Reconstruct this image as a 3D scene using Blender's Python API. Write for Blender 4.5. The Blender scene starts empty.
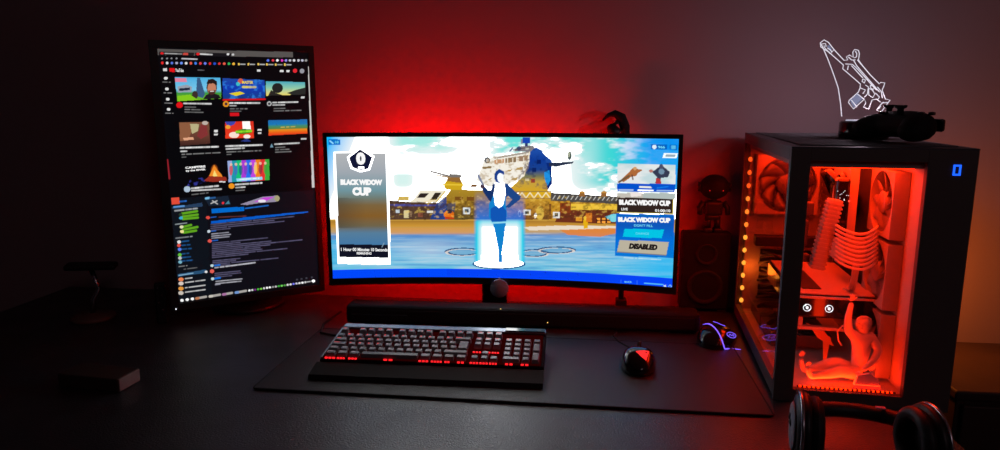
import bpy, bmesh, math, random
import numpy as np
from mathutils import Matrix, Vector, Euler

random.seed(7)
C = bpy.context.scene.collection
ZD = 0.74                      # height of the desk top above the floor
PI = math.pi
R = math.radians

# ------------------------------------------------------------------ camera numbers
FPX = 690.0                    # focal length in pixels of a 1000 px wide frame
HC = 0.53                      # camera height above the desk top
TILT = math.atan(125 / FPX)
CT, ST = math.cos(TILT), math.sin(TILT)


def ray(px, py):
    x = (px - 500) / FPX
    d = (py - 225) / FPX
    return x, CT - d * ST, -ST - d * CT


def proj(X, Y, Z):
    """point (heights above the desk) -> picture coordinates; numpy friendly"""
    Z = Z - HC
    dep = Y * CT - Z * ST
    u = Y * ST + Z * CT
    return 500 + FPX * X / dep, 225 - FPX * u / dep


# ------------------------------------------------------------------ colour and materials
def lin(c):
    return tuple(((v / 255.0) / 12.92 if v / 255.0 <= 0.04045 else (((v / 255.0) + 0.055) / 1.055) ** 2.4) for v in c)


def nt(m):
    m.use_nodes = True
    return m.node_tree


def mat(name, col, rough=0.5, metal=0.0, spec=0.5, bump=0.0, bscale=200.0, var=0.0, coat=0.0, rvar=0.0):
    m = bpy.data.materials.new(name)
    t = nt(m)
    b = t.nodes['Principled BSDF']
    b.inputs['Base Color'].default_value = (*col, 1)
    b.inputs['Roughness'].default_value = rough
    b.inputs['Metallic'].default_value = metal
    b.inputs['Specular IOR Level'].default_value = spec
    b.inputs['Coat Weight'].default_value = coat
    if bump or var or rvar:
        tc = t.nodes.new('ShaderNodeTexCoord')
        n = t.nodes.new('ShaderNodeTexNoise')
        n.inputs['Scale'].default_value = bscale
        n.inputs['Detail'].default_value = 5
        t.links.new(tc.outputs['Object'], n.inputs['Vector'])
        if bump:
            bp = t.nodes.new('ShaderNodeBump')
            bp.inputs['Strength'].default_value = bump
            bp.inputs['Distance'].default_value = 0.001
            t.links.new(n.outputs['Fac'], bp.inputs['Height'])
            t.links.new(bp.outputs['Normal'], b.inputs['Normal'])
        if var:
            n2 = t.nodes.new('ShaderNodeTexNoise')
            n2.inputs['Scale'].default_value = bscale * 0.05
            n2.inputs['Detail'].default_value = 6
            t.links.new(tc.outputs['Object'], n2.inputs['Vector'])
            cr = t.nodes.new('ShaderNodeValToRGB')
            cr.color_ramp.elements[0].position = 0.3
            cr.color_ramp.elements[1].position = 0.7
            cr.color_ramp.elements[0].color = (*[c * (1 - var) for c in col], 1)
            cr.color_ramp.elements[1].color = (*[min(1, c * (1 + var)) for c in col], 1)
            t.links.new(n2.outputs['Fac'], cr.inputs['Fac'])
            t.links.new(cr.outputs['Color'], b.inputs['Base Color'])
        if rvar:
            n3 = t.nodes.new('ShaderNodeTexNoise')
            n3.inputs['Scale'].default_value = bscale * 0.03
            n3.inputs['Detail'].default_value = 8
            t.links.new(tc.outputs['Object'], n3.inputs['Vector'])
            mr = t.nodes.new('ShaderNodeMapRange')
            mr.inputs['From Min'].default_value = 0.3
            mr.inputs['From Max'].default_value = 0.7
            mr.inputs['To Min'].default_value = rough - rvar
            mr.inputs['To Max'].default_value = rough + rvar
            t.links.new(n3.outputs['Fac'], mr.inputs['Value'])
            t.links.new(mr.outputs['Result'], b.inputs['Roughness'])
    return m


def emat(name, col, strength=1.0):
    m = bpy.data.materials.new(name)
    t = nt(m)
    b = t.nodes['Principled BSDF']
    b.inputs['Base Color'].default_value = (0.02, 0.02, 0.02, 1)
    b.inputs['Emission Color'].default_value = (*col, 1)
    b.inputs['Emission Strength'].default_value = strength
    return m


def glass_mat(name, tint, gloss=1.0, rough=0.02, ior=1.5):
    m = bpy.data.materials.new(name)
    t = nt(m)
    t.nodes.remove(t.nodes['Principled BSDF'])
    out = t.nodes['Material Output']
    tr = t.nodes.new('ShaderNodeBsdfTransparent')
    tr.inputs['Color'].default_value = (*tint, 1)
    gl = t.nodes.new('ShaderNodeBsdfGlossy')
    gl.inputs['Roughness'].default_value = rough
    gl.inputs['Color'].default_value = (gloss, gloss, gloss, 1)
    fr = t.nodes.new('ShaderNodeFresnel')
    fr.inputs['IOR'].default_value = ior
    mx = t.nodes.new('ShaderNodeMixShader')
    ge = t.nodes.new('ShaderNodeNewGeometry')
    fm_ = t.nodes.new('ShaderNodeMath'); fm_.operation = 'SUBTRACT'
    fm_.inputs[0].default_value = 1.0
    t.links.new(ge.outputs['Backfacing'], fm_.inputs[1])
    mu = t.nodes.new('ShaderNodeMath'); mu.operation = 'MULTIPLY'
    t.links.new(fr.outputs[0], mu.inputs[0])
    t.links.new(fm_.outputs[0], mu.inputs[1])
    t.links.new(mu.outputs[0], mx.inputs[0])
    t.links.new(tr.outputs[0], mx.inputs[1])
    t.links.new(gl.outputs[0], mx.inputs[2])
    t.links.new(mx.outputs[0], out.inputs['Surface'])
    return m


M = {}
M['wall'] = mat('painted_wall', (0.42, 0.31, 0.33), 0.85, bump=0.2, bscale=260, spec=0.2)
M['floor'] = mat('dark_floor', (0.05, 0.04, 0.035), 0.6, bump=0.2, bscale=60, var=0.3)
M['desk'] = mat('dark_desk_laminate', (0.028, 0.031, 0.037), 0.36, bump=1.0, bscale=300, var=0.3, spec=1.0, rvar=0.07)
M['mat_cloth'] = mat('desk_mat_cloth', (0.014, 0.013, 0.013), 0.44, bump=0.6, bscale=900, spec=0.6, var=0.2)
M['mat_edge'] = mat('desk_mat_stitched_edge', (0.006, 0.006, 0.006), 0.8)
M['blk'] = mat('black_plastic', (0.010, 0.010, 0.011), 0.45)
M['blk_matte'] = mat('black_matte_plastic', (0.008, 0.008, 0.009), 0.75, spec=0.3)
M['blk_gloss'] = mat('black_gloss_plastic', (0.006, 0.006, 0.007), 0.16, coat=0.4)
M['blk_metal'] = mat('black_painted_metal', (0.016, 0.016, 0.018), 0.42, metal=0.3, bump=0.1, bscale=900)
M['case_paint'] = mat('case_black_paint', (0.11, 0.085, 0.080), 0.5, bump=0.1, bscale=900)
M['deck'] = mat('keyboard_deck', (0.004, 0.004, 0.005), 0.8, spec=0.1)
M['grey_metal'] = mat('brushed_grey_metal', (0.30, 0.33, 0.38), 0.38, metal=0.9)
M['silver'] = mat('silver_metal', (0.55, 0.57, 0.62), 0.25, metal=1.0)
M['rubber'] = mat('black_rubber', (0.01, 0.01, 0.01), 0.8)
M['disc_grey'] = mat('pale_grey_plastic', (0.42, 0.43, 0.48), 0.6)
M['key'] = mat('keycap_plastic', (0.17, 0.175, 0.19), 0.36, spec=1.0)
M['pad_grey'] = mat('grey_cushion_fabric', (0.42, 0.41, 0.48), 0.9, bump=0.4, bscale=900)
M['leather'] = mat('black_leatherette', (0.012, 0.012, 0.013), 0.5, bump=0.3, bscale=300)
M['case_in'] = mat('case_interior_paint', (0.50, 0.48, 0.47), 0.5, bump=0.1, bscale=500)
M['case_dark'] = mat('case_interior_dark', (0.035, 0.033, 0.033), 0.5)
M['pcb'] = mat('circuit_board', (0.03, 0.03, 0.035), 0.5, bump=0.6, bscale=150, var=0.5)
M['fan_frame'] = mat('fan_frame_plastic', (0.34, 0.33, 0.33), 0.5)
M['fan_rotor'] = mat('fan_rotor_plastic', (0.26, 0.25, 0.25), 0.35)
M['fan_dark'] = mat('dark_fan_plastic', (0.10, 0.10, 0.10), 0.4)
M['cable'] = mat('sleeved_cable', (0.55, 0.52, 0.50), 0.6)
M['resin'] = mat('pale_resin', (0.52, 0.47, 0.43), 0.45, bump=0.8, bscale=160)
M['orange_highlight_paint'] = mat('orange_highlight_paint', (0.85, 0.42, 0.10), 0.4, bump=0.5, bscale=120)  # colour of an orange highlight, given to a solid piece
M['frosted'] = mat('grey_reflection', (0.75, 0.70, 0.80), 0.25)  # colour of a grey reflection, given to the wedge
M['wood_dark'] = mat('dark_brown_cabinet', (0.05, 0.03, 0.025), 0.55, bump=0.2, bscale=90, var=0.3)
M['card'] = mat('lit_end_paint', (0.30, 0.25, 0.23), 0.7)  # light on the box's right end put into a paler colour
M['brown_pl'] = mat('brown_plastic', (0.16, 0.10, 0.08), 0.5)
M['glass'] = glass_mat('tinted_case_glass', (0.93, 0.91, 0.91), 0.85, 0.02, 1.28)
M['acrylic'] = glass_mat('clear_acrylic', (0.96, 0.96, 0.97), 0.5, 0.05, 1.3)
M['e_red'] = emat('red_led', (1.0, 0.0, 0.0), 300)
M['e_red_soft'] = emat('red_key_backlight', (1.0, 0.015, 0.02), 1.3)
M['e_legend'] = emat('key_legend_light', (0.9, 0.16, 0.18), 0.55)
M['e_underglow'] = emat('key_underglow', (1.0, 0.01, 0.01), 0.02)
M['e_logo'] = emat('mouse_red_light', (1.0, 0.02, 0.02), 1.5)
M['e_purple'] = emat('purple_led', (0.20, 0.10, 1.0), 1.5)
M['e_blue'] = emat('blue_led', (0.01, 0.10, 1.0), 1.7)
M['e_white'] = emat('white_led_and_glint', (0.9, 0.95, 1.0), 1.6)
M['e_yellow'] = emat('yellow_led', (1.0, 0.65, 0.15), 1.3)
M['e_gun'] = emat('lit_engraving', (0.90, 0.86, 0.98), 0.80)
M['e_gun_fill'] = emat('lit_engraving_fill', (0.32, 0.36, 0.60), 0.5)
M['e_case'] = emat('case_red_led_strip', (1.0, 0.012, 0.0), 9)
M['e_dim_red'] = emat('dim_red_led', (1.0, 0.02, 0.02), 0.5)


M['e_underglow'].node_tree.nodes['Principled BSDF'].inputs['Specular IOR Level'].default_value = 0.0
M['e_underglow'].node_tree.nodes['Principled BSDF'].inputs['Base Color'].default_value = (.002, .001, .001, 1)


# ------------------------------------------------------------------ mesh helpers
class MB:
    def __init__(self):
        self.bm = bmesh.new()

    def _xf(self, vs, mx):
        if mx is not None:
            for v in vs:
                v.co = mx @ v.co

    def box(self, x0, x1, y0, y1, z0, z1, bev=0.0, seg=2, mx=None, mi=0):
        r = bmesh.ops.create_cube(self.bm, size=1.0)
        vs = r['verts']
        for v in vs:
            v.co = Vector(((x0 + x1) / 2 + v.co.x * (x1 - x0), (y0 + y1) / 2 + v.co.y * (y1 - y0), (z0 + z1) / 2 + v.co.z * (z1 - z0)))
        fs = list({f for v in vs for f in v.link_faces})
        for f in fs:
            f.material_index = mi
        if bev > 0:
            es = list({e for v in vs for e in v.link_edges})
            rr = bmesh.ops.bevel(self.bm, geom=es, offset=bev, segments=seg, affect='EDGES', profile=0.5)
            allv = set(rr['verts'])
            for f in rr['faces']:
                f.material_index = mi
                allv.update(f.verts)
            vs = list(allv)
        self._xf(vs, mx)
        return self

    def frustum(self, cx, cy, z0, z1, w0, d0, w1, d1, mx=None, dy=0.0, mi=0):
        b = [self.bm.verts.new((cx + sx * w0 / 2, cy + sy * d0 / 2, z0)) for sx, sy in ((-1, -1), (1, -1), (1, 1), (-1, 1))]
        t = [self.bm.verts.new((cx + sx * w1 / 2, cy + dy + sy * d1 / 2, z1)) for sx, sy in ((-1, -1), (1, -1), (1, 1), (-1, 1))]
        self.bm.faces.new(t)
        self.bm.faces.new(b[::-1])
        for i in range(4):
            j = (i + 1) % 4
            self.bm.faces.new((b[i], b[j], t[j], t[i]))
        self._xf(b + t, mx)
        return self

    def lathe(self, prof, n=32, mx=None, mi=0, cap=True):
        """prof: list of (radius, z) from bottom to top"""
        rings = []
        for r, z in prof:
            rings.append([self.bm.verts.new((r * math.cos(2 * PI * k / n), r * math.sin(2 * PI * k / n), z)) for k in range(n)])
        for a, b in zip(rings, rings[1:]):
            for k in range(n):
                f = self.bm.faces.new((a[k], a[(k + 1) % n], b[(k + 1) % n], b[k]))
                f.smooth = True
                f.material_index = mi
        if cap:
            f = self.bm.faces.new(rings[0][::-1]); f.material_index = mi
            f = self.bm.faces.new(rings[-1]); f.material_index = mi
        self._xf([v for rg in rings for v in rg], mx)
        return self

    def tube(self, pts, r, n=8, mx=None, mi=0, closed=False):
        pts = [Vector(p) for p in pts]
        m = len(pts)
        rs = r if isinstance(r, (list, tuple)) else [r] * m
        rings = []
        up = Vector((0, 0, 1))
        prev = None
        for i, p in enumerate(pts):
            if closed:
                d = pts[(i + 1) % m] - pts[i - 1]
            else:
                d = pts[min(i + 1, m - 1)] - pts[max(i - 1, 0)]
            if d.length < 1e-9:
                d = Vector((0, 0, 1))
            d.normalize()
            if prev is None:
                a = d.cross(up)
                if a.length < 1e-3:
                    a = d.cross(Vector((1, 0, 0)))
            else:
                a = prev - d * prev.dot(d)
                if a.length < 1e-4:
                    a = d.cross(up)
            a.normalize()
            prev = a
            b = d.cross(a)
            rings.append([self.bm.verts.new(p + (a * math.cos(2 * PI * k / n) + b * math.sin(2 * PI * k / n)) * rs[i]) for k in range(n)])
        pr = list(zip(rings, rings[1:]))
        if closed:
            pr.append((rings[-1], rings[0]))
        for a, b in pr:
            for k in range(n):
                f = self.bm.faces.new((a[k], a[(k + 1) % n], b[(k + 1) % n], b[k]))
                f.smooth = True
                f.material_index = mi
        if not closed:
            self.bm.faces.new(rings[0][::-1]).material_index = mi
            self.bm.faces.new(rings[-1]).material_index = mi
        self._xf([v for rg in rings for v in rg], mx)
        return self

    def prism(self, poly, h0, h1, mx=None, mi=0):
        """polygon in x,y extruded from z=h0 to h1"""
        b = [self.bm.verts.new((x, y, h0)) for x, y in poly]
        t = [self.bm.verts.new((x, y, h1)) for x, y in poly]
        n = len(poly)
        fs = [self.bm.faces.new(t), self.bm.faces.new(b[::-1])]
        for i in range(n):
            fs.append(self.bm.faces.new((b[i], b[(i + 1) % n], t[(i + 1) % n], t[i])))
        for f in fs:
            f.material_index = mi
        self._xf(b + t, mx)
        return self

    def ball(self, c, rx, ry=None, rz=None, seg=20, mx=None, mi=0):
        ry = rx if ry is None else ry
        rz = rx if rz is None else rz
        r = bmesh.ops.create_uvsphere(self.bm, u_segments=seg, v_segments=max(6, seg // 2), radius=1.0)
        for v in r['verts']:
            v.co = Vector((c[0] + v.co.x * rx, c[1] + v.co.y * ry, c[2] + v.co.z * rz))
        for f in {f for v in r['verts'] for f in v.link_faces}:
            f.smooth = True
            f.material_index = mi
        self._xf(r['verts'], mx)
        return self

    def build(self, name, m, parent=None, loc=(0, 0, 0), rot=(0, 0, 0)):
        me = bpy.data.meshes.new(name)
        bmesh.ops.recalc_face_normals(self.bm, faces=self.bm.faces[:])
        self.bm.to_mesh(me)
        self.bm.free()
        for mm in (m if isinstance(m, (list, tuple)) else [m]):
            me.materials.append(mm)
        o = bpy.data.objects.new(name, me)
        C.objects.link(o)
        o.location = loc
        o.rotation_euler = rot
        if parent is not None:
            o.parent = parent
        return o


def tag(o, label, cat, group=None, kind=None):
    if label:
        o['label'] = label
    if cat:
        o['category'] = cat
    if group:
        o['group'] = group
    if kind:
        o['kind'] = kind
    return o


def thing(name, label, cat, loc, rz=0.0, group=None):
    e = bpy.data.objects.new(name, None)
    e.empty_display_size = 0.05
    C.objects.link(e)
    e.location = (loc[0], loc[1], ZD + loc[2])
    e.rotation_euler = (0, 0, rz)
    return tag(e, label, cat, group)


def TR(x=0, y=0, z=0, rx=0, ry=0, rz=0):
    return Matrix.Translation((x, y, z)) @ Euler((rx, ry, rz)).to_matrix().to_4x4()


# ------------------------------------------------------------------ painter for what the displays show
class Paint:
    def __init__(self, X, Y, base):
        self.X, self.Y = X, Y
        self.c = np.zeros(X.shape + (3,)) + np.array(lin(base))

    def put(self, m, col, a=1.0):
        col = np.array(lin(col)) if isinstance(col, tuple) else col
        a = np.asarray(a)
        w = (m * a)[..., None] if a.ndim or True else m
        self.c = self.c * (1 - w) + col * w

    def inside(self, poly):
        X, Y = self.X, self.Y
        r = np.zeros(X.shape, bool)
        n = len(poly)
        for i in range(n):
            x0, y0 = poly[i]
            x1, y1 = poly[(i + 1) % n]
            if y0 == y1:
                continue
            k = (Y > min(y0, y1)) & (Y <= max(y0, y1))
            r ^= k & (X < x0 + (Y - y0) * (x1 - x0) / (y1 - y0))
        return r.astype(float)

    def poly(self, p, col, a=1.0):
        self.put(self.inside(p), col, a)

    def rect(self, x0, y0, x1, y1, col, a=1.0):
        self.put(((self.X >= x0) & (self.X < x1) & (self.Y >= y0) & (self.Y < y1)).astype(float), col, a)

    def vgrad(self, p, stops, a=1.0):
        """stops: [(y, colour)]"""
        ys = [s[0] for s in stops]
        cs = np.array([lin(s[1]) for s in stops])
        col = np.stack([np.interp(self.Y, ys, cs[:, k]) for k in range(3)], -1)
        m = self.inside(p) if p is not None else np.ones(self.X.shape)
        self.put(m, col, a)

    def ell(self, cx, cy, rx, ry, col, a=1.0, soft=0.0):
        d = np.sqrt(((self.X - cx) / rx) ** 2 + ((self.Y - cy) / ry) ** 2)
        m = (d < 1).astype(float) if soft == 0 else np.clip((1 - d) / soft, 0, 1)
        self.put(m, col, a)

    def ring(self, cx, cy, rx, ry, w, col, a=1.0):
        d = np.sqrt(((self.X - cx) / rx) ** 2 + ((self.Y - cy) / ry) ** 2)
        self.put(((d < 1) & (d > 1 - w)).astype(float), col, a)

    def line(self, x0, y0, x1, y1, w, col, a=1.0):
        dx, dy = x1 - x0, y1 - y0
        L = max(1e-6, math.hypot(dx, dy))
        t = np.clip(((self.X - x0) * dx + (self.Y - y0) * dy) / (L * L), 0, 1)
        d = np.hypot(self.X - x0 - t * dx, self.Y - y0 - t * dy)
        self.put(np.clip((w / 2 + 0.25 - d) / 0.5, 0, 1), col, a)

    def noise(self, fx, fy, seed=0):
        rs = np.random.RandomState(seed)
        g = rs.rand(64, 64)
        out = 0
        amp = 1.0
        tot = 0
        for o in range(4):
            x = (self.X * fx * 2 ** o) % 63
            y = (self.Y * fy * 2 ** o) % 63
            xi, yi = x.astype(int), y.astype(int)
            xf, yf = x - xi, y - yi
            xf = xf * xf * (3 - 2 * xf)
            yf = yf * yf * (3 - 2 * yf)
            v = (g[yi, xi] * (1 - xf) + g[yi, xi + 1] * xf) * (1 - yf) + (g[yi + 1, xi] * (1 - xf) + g[yi + 1, xi + 1] * xf) * yf
            out = out + v * amp
            tot += amp
            amp *= 0.5
        return out / tot

    def words(self, x0, y0, x1, y1, h, col, seed=0, a=0.9, fill=0.8):
        """a row of short dashes standing for text too small to read"""
        rs = random.Random(seed)
        L = math.hypot(x1 - x0, y1 - y0)
        t = 0.0
        while t < L:
            w = rs.uniform(1.5, 5.0)
            e = min(L, t + w)
            self.line(x0 + (x1 - x0) * t / L, y0 + (y1 - y0) * t / L, x0 + (x1 - x0) * e / L, y0 + (y1 - y0) * e / L, h, col, a * rs.uniform(0.6, 1))
            t = e + (0.7 if rs.random() < fill else 2)


def screen_mesh(name, nu, nv, W, H, pos, painter, parent, z0, glare=0.0):
    """nu x nv cells over a W x H picture; pos(s, h) -> local xyz; painter(X, Y) -> linear rgb at each vertex"""
    s = np.linspace(-W / 2, W / 2, nu + 1)
    h = np.linspace(0, H, nv + 1)
    S, Hh = np.meshgrid(s, h)
    x, y, z = pos(S, Hh)
    rz = parent.rotation_euler.z
    px, py = parent.location.x, parent.location.y
    wx = px + x * math.cos(rz) - y * math.sin(rz)
    wy = py + x * math.sin(rz) + y * math.cos(rz)
    PX, PY = proj(wx, wy, z + (parent.location.z - ZD))
    col = painter(PX, PY, S, Hh)
    n = (nu + 1) * (nv + 1)
    co = np.stack([x, y, z], -1).reshape(-1, 3)
    idx = np.arange(n).reshape(nv + 1, nu + 1)
    q = np.stack([idx[:-1, :-1], idx[:-1, 1:], idx[1:, 1:], idx[1:, :-1]], -1).reshape(-1, 4)
    me = bpy.data.meshes.new(name)
    me.vertices.add(n)
    me.vertices.foreach_set('co', co.ravel())
    me.loops.add(q.size)
    me.loops.foreach_set('vertex_index', q.ravel().astype(np.int32))
    me.polygons.add(len(q))
    me.polygons.foreach_set('loop_start', (np.arange(len(q)) * 4).astype(np.int32))
    me.polygons.foreach_set('use_smooth', np.ones(len(q), bool))
    me.update(calc_edges=True)
    at = me.color_attributes.new('picture', 'FLOAT_COLOR', 'POINT')
    col = np.clip(col, 0, 1)                      # a bright display: its whites are far brighter than its colours
    col = col * (1 + glare * np.clip((col.min(-1, keepdims=True) - 0.80) / 0.16, 0, 1))
    rgba = np.concatenate([np.clip(col, 0, 9).reshape(-1, 3), np.ones((n, 1))], 1)
    at.data.foreach_set('color', rgba.ravel().astype(np.float32))
    o = bpy.data.objects.new(name, me)
    C.objects.link(o)
    o.parent = parent
    m = bpy.data.materials.new(name + '_picture')
    t = nt(m)
    b = t.nodes['Principled BSDF']
    b.inputs['Base Color'].default_value = (0.004, 0.004, 0.005, 1)
    b.inputs['Roughness'].default_value = 0.35
    a = t.nodes.new('ShaderNodeAttribute')
    a.attribute_name = 'picture'
    t.links.new(a.outputs['Color'], b.inputs['Emission Color'])
    b.inputs['Emission Strength'].default_value = 1.0
    b.inputs['Specular IOR Level'].default_value = 0.25
    me.materials.append(m)
    return o


class Lettering:
    """flat lettering that lies on a display or another surface; one mesh per colour set"""
    def __init__(self, mats):
        self.bm = bmesh.new()
        self.mats = mats

    def add(self, body, place, fat=0.0, shear=0.0, mi=0):
        """place: function (fx, fy) with fx, fy in 0..1 over the text's box -> local xyz"""
        cu = bpy.data.curves.new('t', 'FONT')
        cu.body = body
        cu.size = 1.0
        cu.offset = fat
        cu.shear = shear
        cu.resolution_u = 3
        ob = bpy.data.objects.new('t', cu)
        me = ob.to_mesh()
        n = len(me.vertices)
        co = np.zeros(n * 3)
        me.vertices.foreach_get('co', co)
        co = co.reshape(-1, 3)
        lo, hi = co.min(0), co.max(0)
        vs = []
        for c in co:
            vs.append(self.bm.verts.new(place((c[0] - lo[0]) / (hi[0] - lo[0]), (c[1] - lo[1]) / (hi[1] - lo[1]))))
        for p in me.polygons:
            try:
                f = self.bm.faces.new([vs[i] for i in p.vertices])
                f.material_index = mi
            except ValueError:
                pass
        ob.to_mesh_clear()
        bpy.data.objects.remove(ob)
        bpy.data.curves.remove(cu)

    def build(self, name, parent):
        me = bpy.data.meshes.new(name)
        self.bm.to_mesh(me)
        self.bm.free()
        for m in self.mats:
            me.materials.append(m)
        o = bpy.data.objects.new(name, me)
        C.objects.link(o)
        o.parent = parent
        return o

# ================================================================== THE SETTING
YW = 1.80
PHI = R(-6.5)                  # the wall and the desk turn slightly against the camera
ROOM = TR(0, YW, 0, rz=PHI)


def struct(name, x0, x1, y0, y1, z0, z1, m):
    o = MB().box(x0, x1, y0, y1, z0, z1).build(name, m)
    o.location = (0, YW, 0)
    o.rotation_euler = (0, 0, PHI)
    o['kind'] = 'structure'
    return o


struct('wall_back', -2.3, 2.0, 0.0, 0.12, 0, 2.5, M['wall'])
struct('wall_left', -2.42, -2.3, -3.4, 0.12, 0, 2.5, M['wall'])
struct('wall_right', 2.0, 2.12, -3.4, 0.12, 0, 2.5, M['wall'])
struct('floor', -2.42, 2.12, -3.4, 0.12, -0.1, 0, M['floor'])
struct('ceiling', -2.42, 2.12, -3.4, 0.12, 2.5, 2.6, M['wall'])
b1 = struct('baseboard_back', -2.3, 2.0, -0.014, 0.0, 0, 0.07, M['wood_dark'])


def room_pt(x, y):
    v = ROOM @ Vector((x, y, 0))
    return v.x, v.y


# desk
t = thing('desk', 'wide dark desk with a speckled top that carries monitors, keyboard and computer', 'desk', (0, YW, -ZD), PHI)
DF = -1.01
MB().box(-1.25, 0.805, DF, -0.012, ZD - 0.028, ZD, 0.002).build('desktop', M['desk'], t)
for x in (-1.2, 0.76):
    for y in (DF + .06, -0.07):
        MB().box(x - 0.025, x + 0.025, y - 0.025, y + 0.025, 0, ZD - 0.028, 0.003).build('leg', M['blk_metal'], t)
MB().box(-1.175, 0.785, -0.085, -0.055, ZD - 0.11, ZD - 0.0285, 0.002).build('back_rail', M['blk_metal'], t)

# desk mat : corners measured on the desk
mx0 = Vector((-0.461, 1.206)); mx1 = Vector((0.466, 1.092))
ang = math.atan2(mx1.y - mx0.y, mx1.x - mx0.x)
t = thing('desk_mat', 'long black cloth desk mat under the keyboard and the mouse', 'desk mat', (mx0.x, mx0.y, 0), ang)
Wm, Dm = (mx1 - mx0).length, 0.345


def rrect(x0, x1, y0, y1, r, n=6):
    p = []
    for cx, cy, a in ((x1 - r, y0 + r, -90), (x1 - r, y1 - r, 0), (x0 + r, y1 - r, 90), (x0 + r, y0 + r, 180)):
        for k in range(n + 1):
            q = R(a + 90 * k / n)
            p.append((cx + r * math.cos(q), cy + r * math.sin(q)))
    return p


MB().prism(rrect(0.002, Wm - 0.002, 0.002, Dm - 0.002, 0.008), 0.0003, 0.004).build('mat_surface', M['mat_cloth'], t)
e = MB()
ep = [(x, y, 0.0028) for x, y in rrect(0.0015, Wm - 0.0015, 0.0015, Dm - 0.0015, 0.008)]
e.tube(ep, 0.0021, 6, closed=True)
e.build('stitched_edge', M['mat_edge'], t)

# cabinet beside the desk, low on the right
t = thing('cabinet', 'dark low cabinet standing on the floor right of the desk, by the wall', 'cabinet', (0.930, 1.32, -ZD), R(-6.5))
ch = 0.692
MB().box(0, 0.42, 0, 0.28, 0.02, ch - 0.02, 0.003).build('body', M['wood_dark'], t)
MB().box(-0.008, 0.428, -0.012, 0.30, ch - 0.02, ch, 0.004).build('cabinet_top', M['wood_dark'], t)
for k in range(2):
    d = MB().box(0.008 + k * 0.204, 0.208 + k * 0.204, -0.014, -0.001, 0.04, ch - 0.03, 0.003).build('door', M['wood_dark'], t)
    MB().tube([(0.19 + k * 0.036, -0.022, 0.28), (0.19 + k * 0.036, -0.022, 0.38)], 0.005).box(0.187 + k * 0.036, 0.193 + k * 0.036, -0.021, -0.013, 0.29, 0.30).box(0.187 + k * 0.036, 0.193 + k * 0.036, -0.021, -0.013, 0.36, 0.37).build('handle', M['silver'], d)
MB().box(0.02, 0.40, 0.02, 0.28, 0, 0.02).build('plinth', M['blk_matte'], t)


# ================================================================== WIDE CURVED MONITOR
UW = thing('curved_monitor', 'ultrawide curved monitor showing a bright game lobby, in the middle of the desk', 'monitor', (-0.0035, 1.58, 0), R(-5.68))
RW, WW, HW, Z0W = 1.8, 0.812, 0.340, 0.105


def pos_w(s, h, off=0.0):
    a = s / RW
    return (RW + off) * np.sin(a), (RW + off) * np.cos(a) - RW * math.cos(WW / 2 / RW), h + Z0W


def cbox(mb, s0, s1, z0, z1, y0, y1, n=24, mi=0, taper=0.0):
    """curved slab that follows the screen: y0 front, y1 back, heights above the desk"""
    rows = []
    for k in range(n + 1):
        s = s0 + (s1 - s0) * k / n
        q = []
        for yy, dz in ((y0, 0), (y1, taper)):
            for zz, sg in ((z0, 1), (z1, -1)):
                X, Y, _ = pos_w(s, 0, yy)
                q.append(mb.bm.verts.new((X, Y, zz + sg * dz)))
        rows.append(q)     # 0 front low,1 front high,2 back low,3 back high
    for a, b in zip(rows, rows[1:]):
        for i, j in ((0, 1), (1, 3), (3, 2), (2, 0)):
            f = mb.bm.faces.new((a[i], b[i], b[j], a[j]))
            f.material_index = mi
    for a in (rows[0], rows[-1]):
        mb.bm.faces.new((a[0], a[1], a[3], a[2]))
    return mb


sh = MB()
cbox(sh, -WW / 2 - .008, WW / 2 + .008, Z0W - .014, Z0W + HW + .009, .0015, .020)
cbox(sh, -WW / 2 + .03, WW / 2 - .03, Z0W + .02, Z0W + HW - .03, .020, .045, taper=.02)
cbox(sh, -.34, .34, .17, .32, .044, .066, taper=.01)
sh.build('back_shell', M['blk_matte'], UW)
bz = MB()
cbox(bz, -WW / 2 - .009, WW / 2 + .009, Z0W + HW, Z0W + HW + .010, -.0025, .0014)
cbox(bz, -WW / 2 - .009, WW / 2 + .009, Z0W - .016, Z0W, -.003, .0014)
cbox(bz, -WW / 2 - .009, -WW / 2, Z0W, Z0W + HW, -.0025, .0014, n=1)
cbox(bz, WW / 2, WW / 2 + .009, Z0W, Z0W + HW, -.0025, .0014, n=1)
bz.build('bezel', M['blk'], UW)
led = MB()
cbox(led, -.32, .14, .285, .295, .0665, .070)
led.build('led_strip', M['e_red'], UW)
led = MB()
cbox(led, .03, .34, .182, .188, .0665, .070)
led.build('led_strip', emat('red_led_low', (1, 0, 0), 60), UW)
# round pale tab below the bezel
MB().lathe([(0.0, -0.001), (0.0225, -0.001), (0.0225, 0.002), (0.0, 0.002)], 40, cap=False, mx=TR(-.0015, .034, .082, rx=PI / 2)).box(-.004, .001, .033, .036, .098, .108).build('round_tab', M['disc_grey'], UW)['label'] = 'pale grey round tab hanging below the bezel'
st = MB()
st.box(-.055, .010, .116, .134, .012, .25, .006)
st.box(-.055, .03, .110, .120, .20, .30, .003)
st.build('stand_neck', M['blk_gloss'], UW)
MB().prism(rrect(-.13, .10, .04, .145, .02), 0.0005, .013).build('stand_base', M['blk_gloss'], UW)
MB().tube([(-.062, .112, .016), (-.012, .112, .016)], .0016, 6).build('base_edge_trim', M['silver'], UW)


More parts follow.
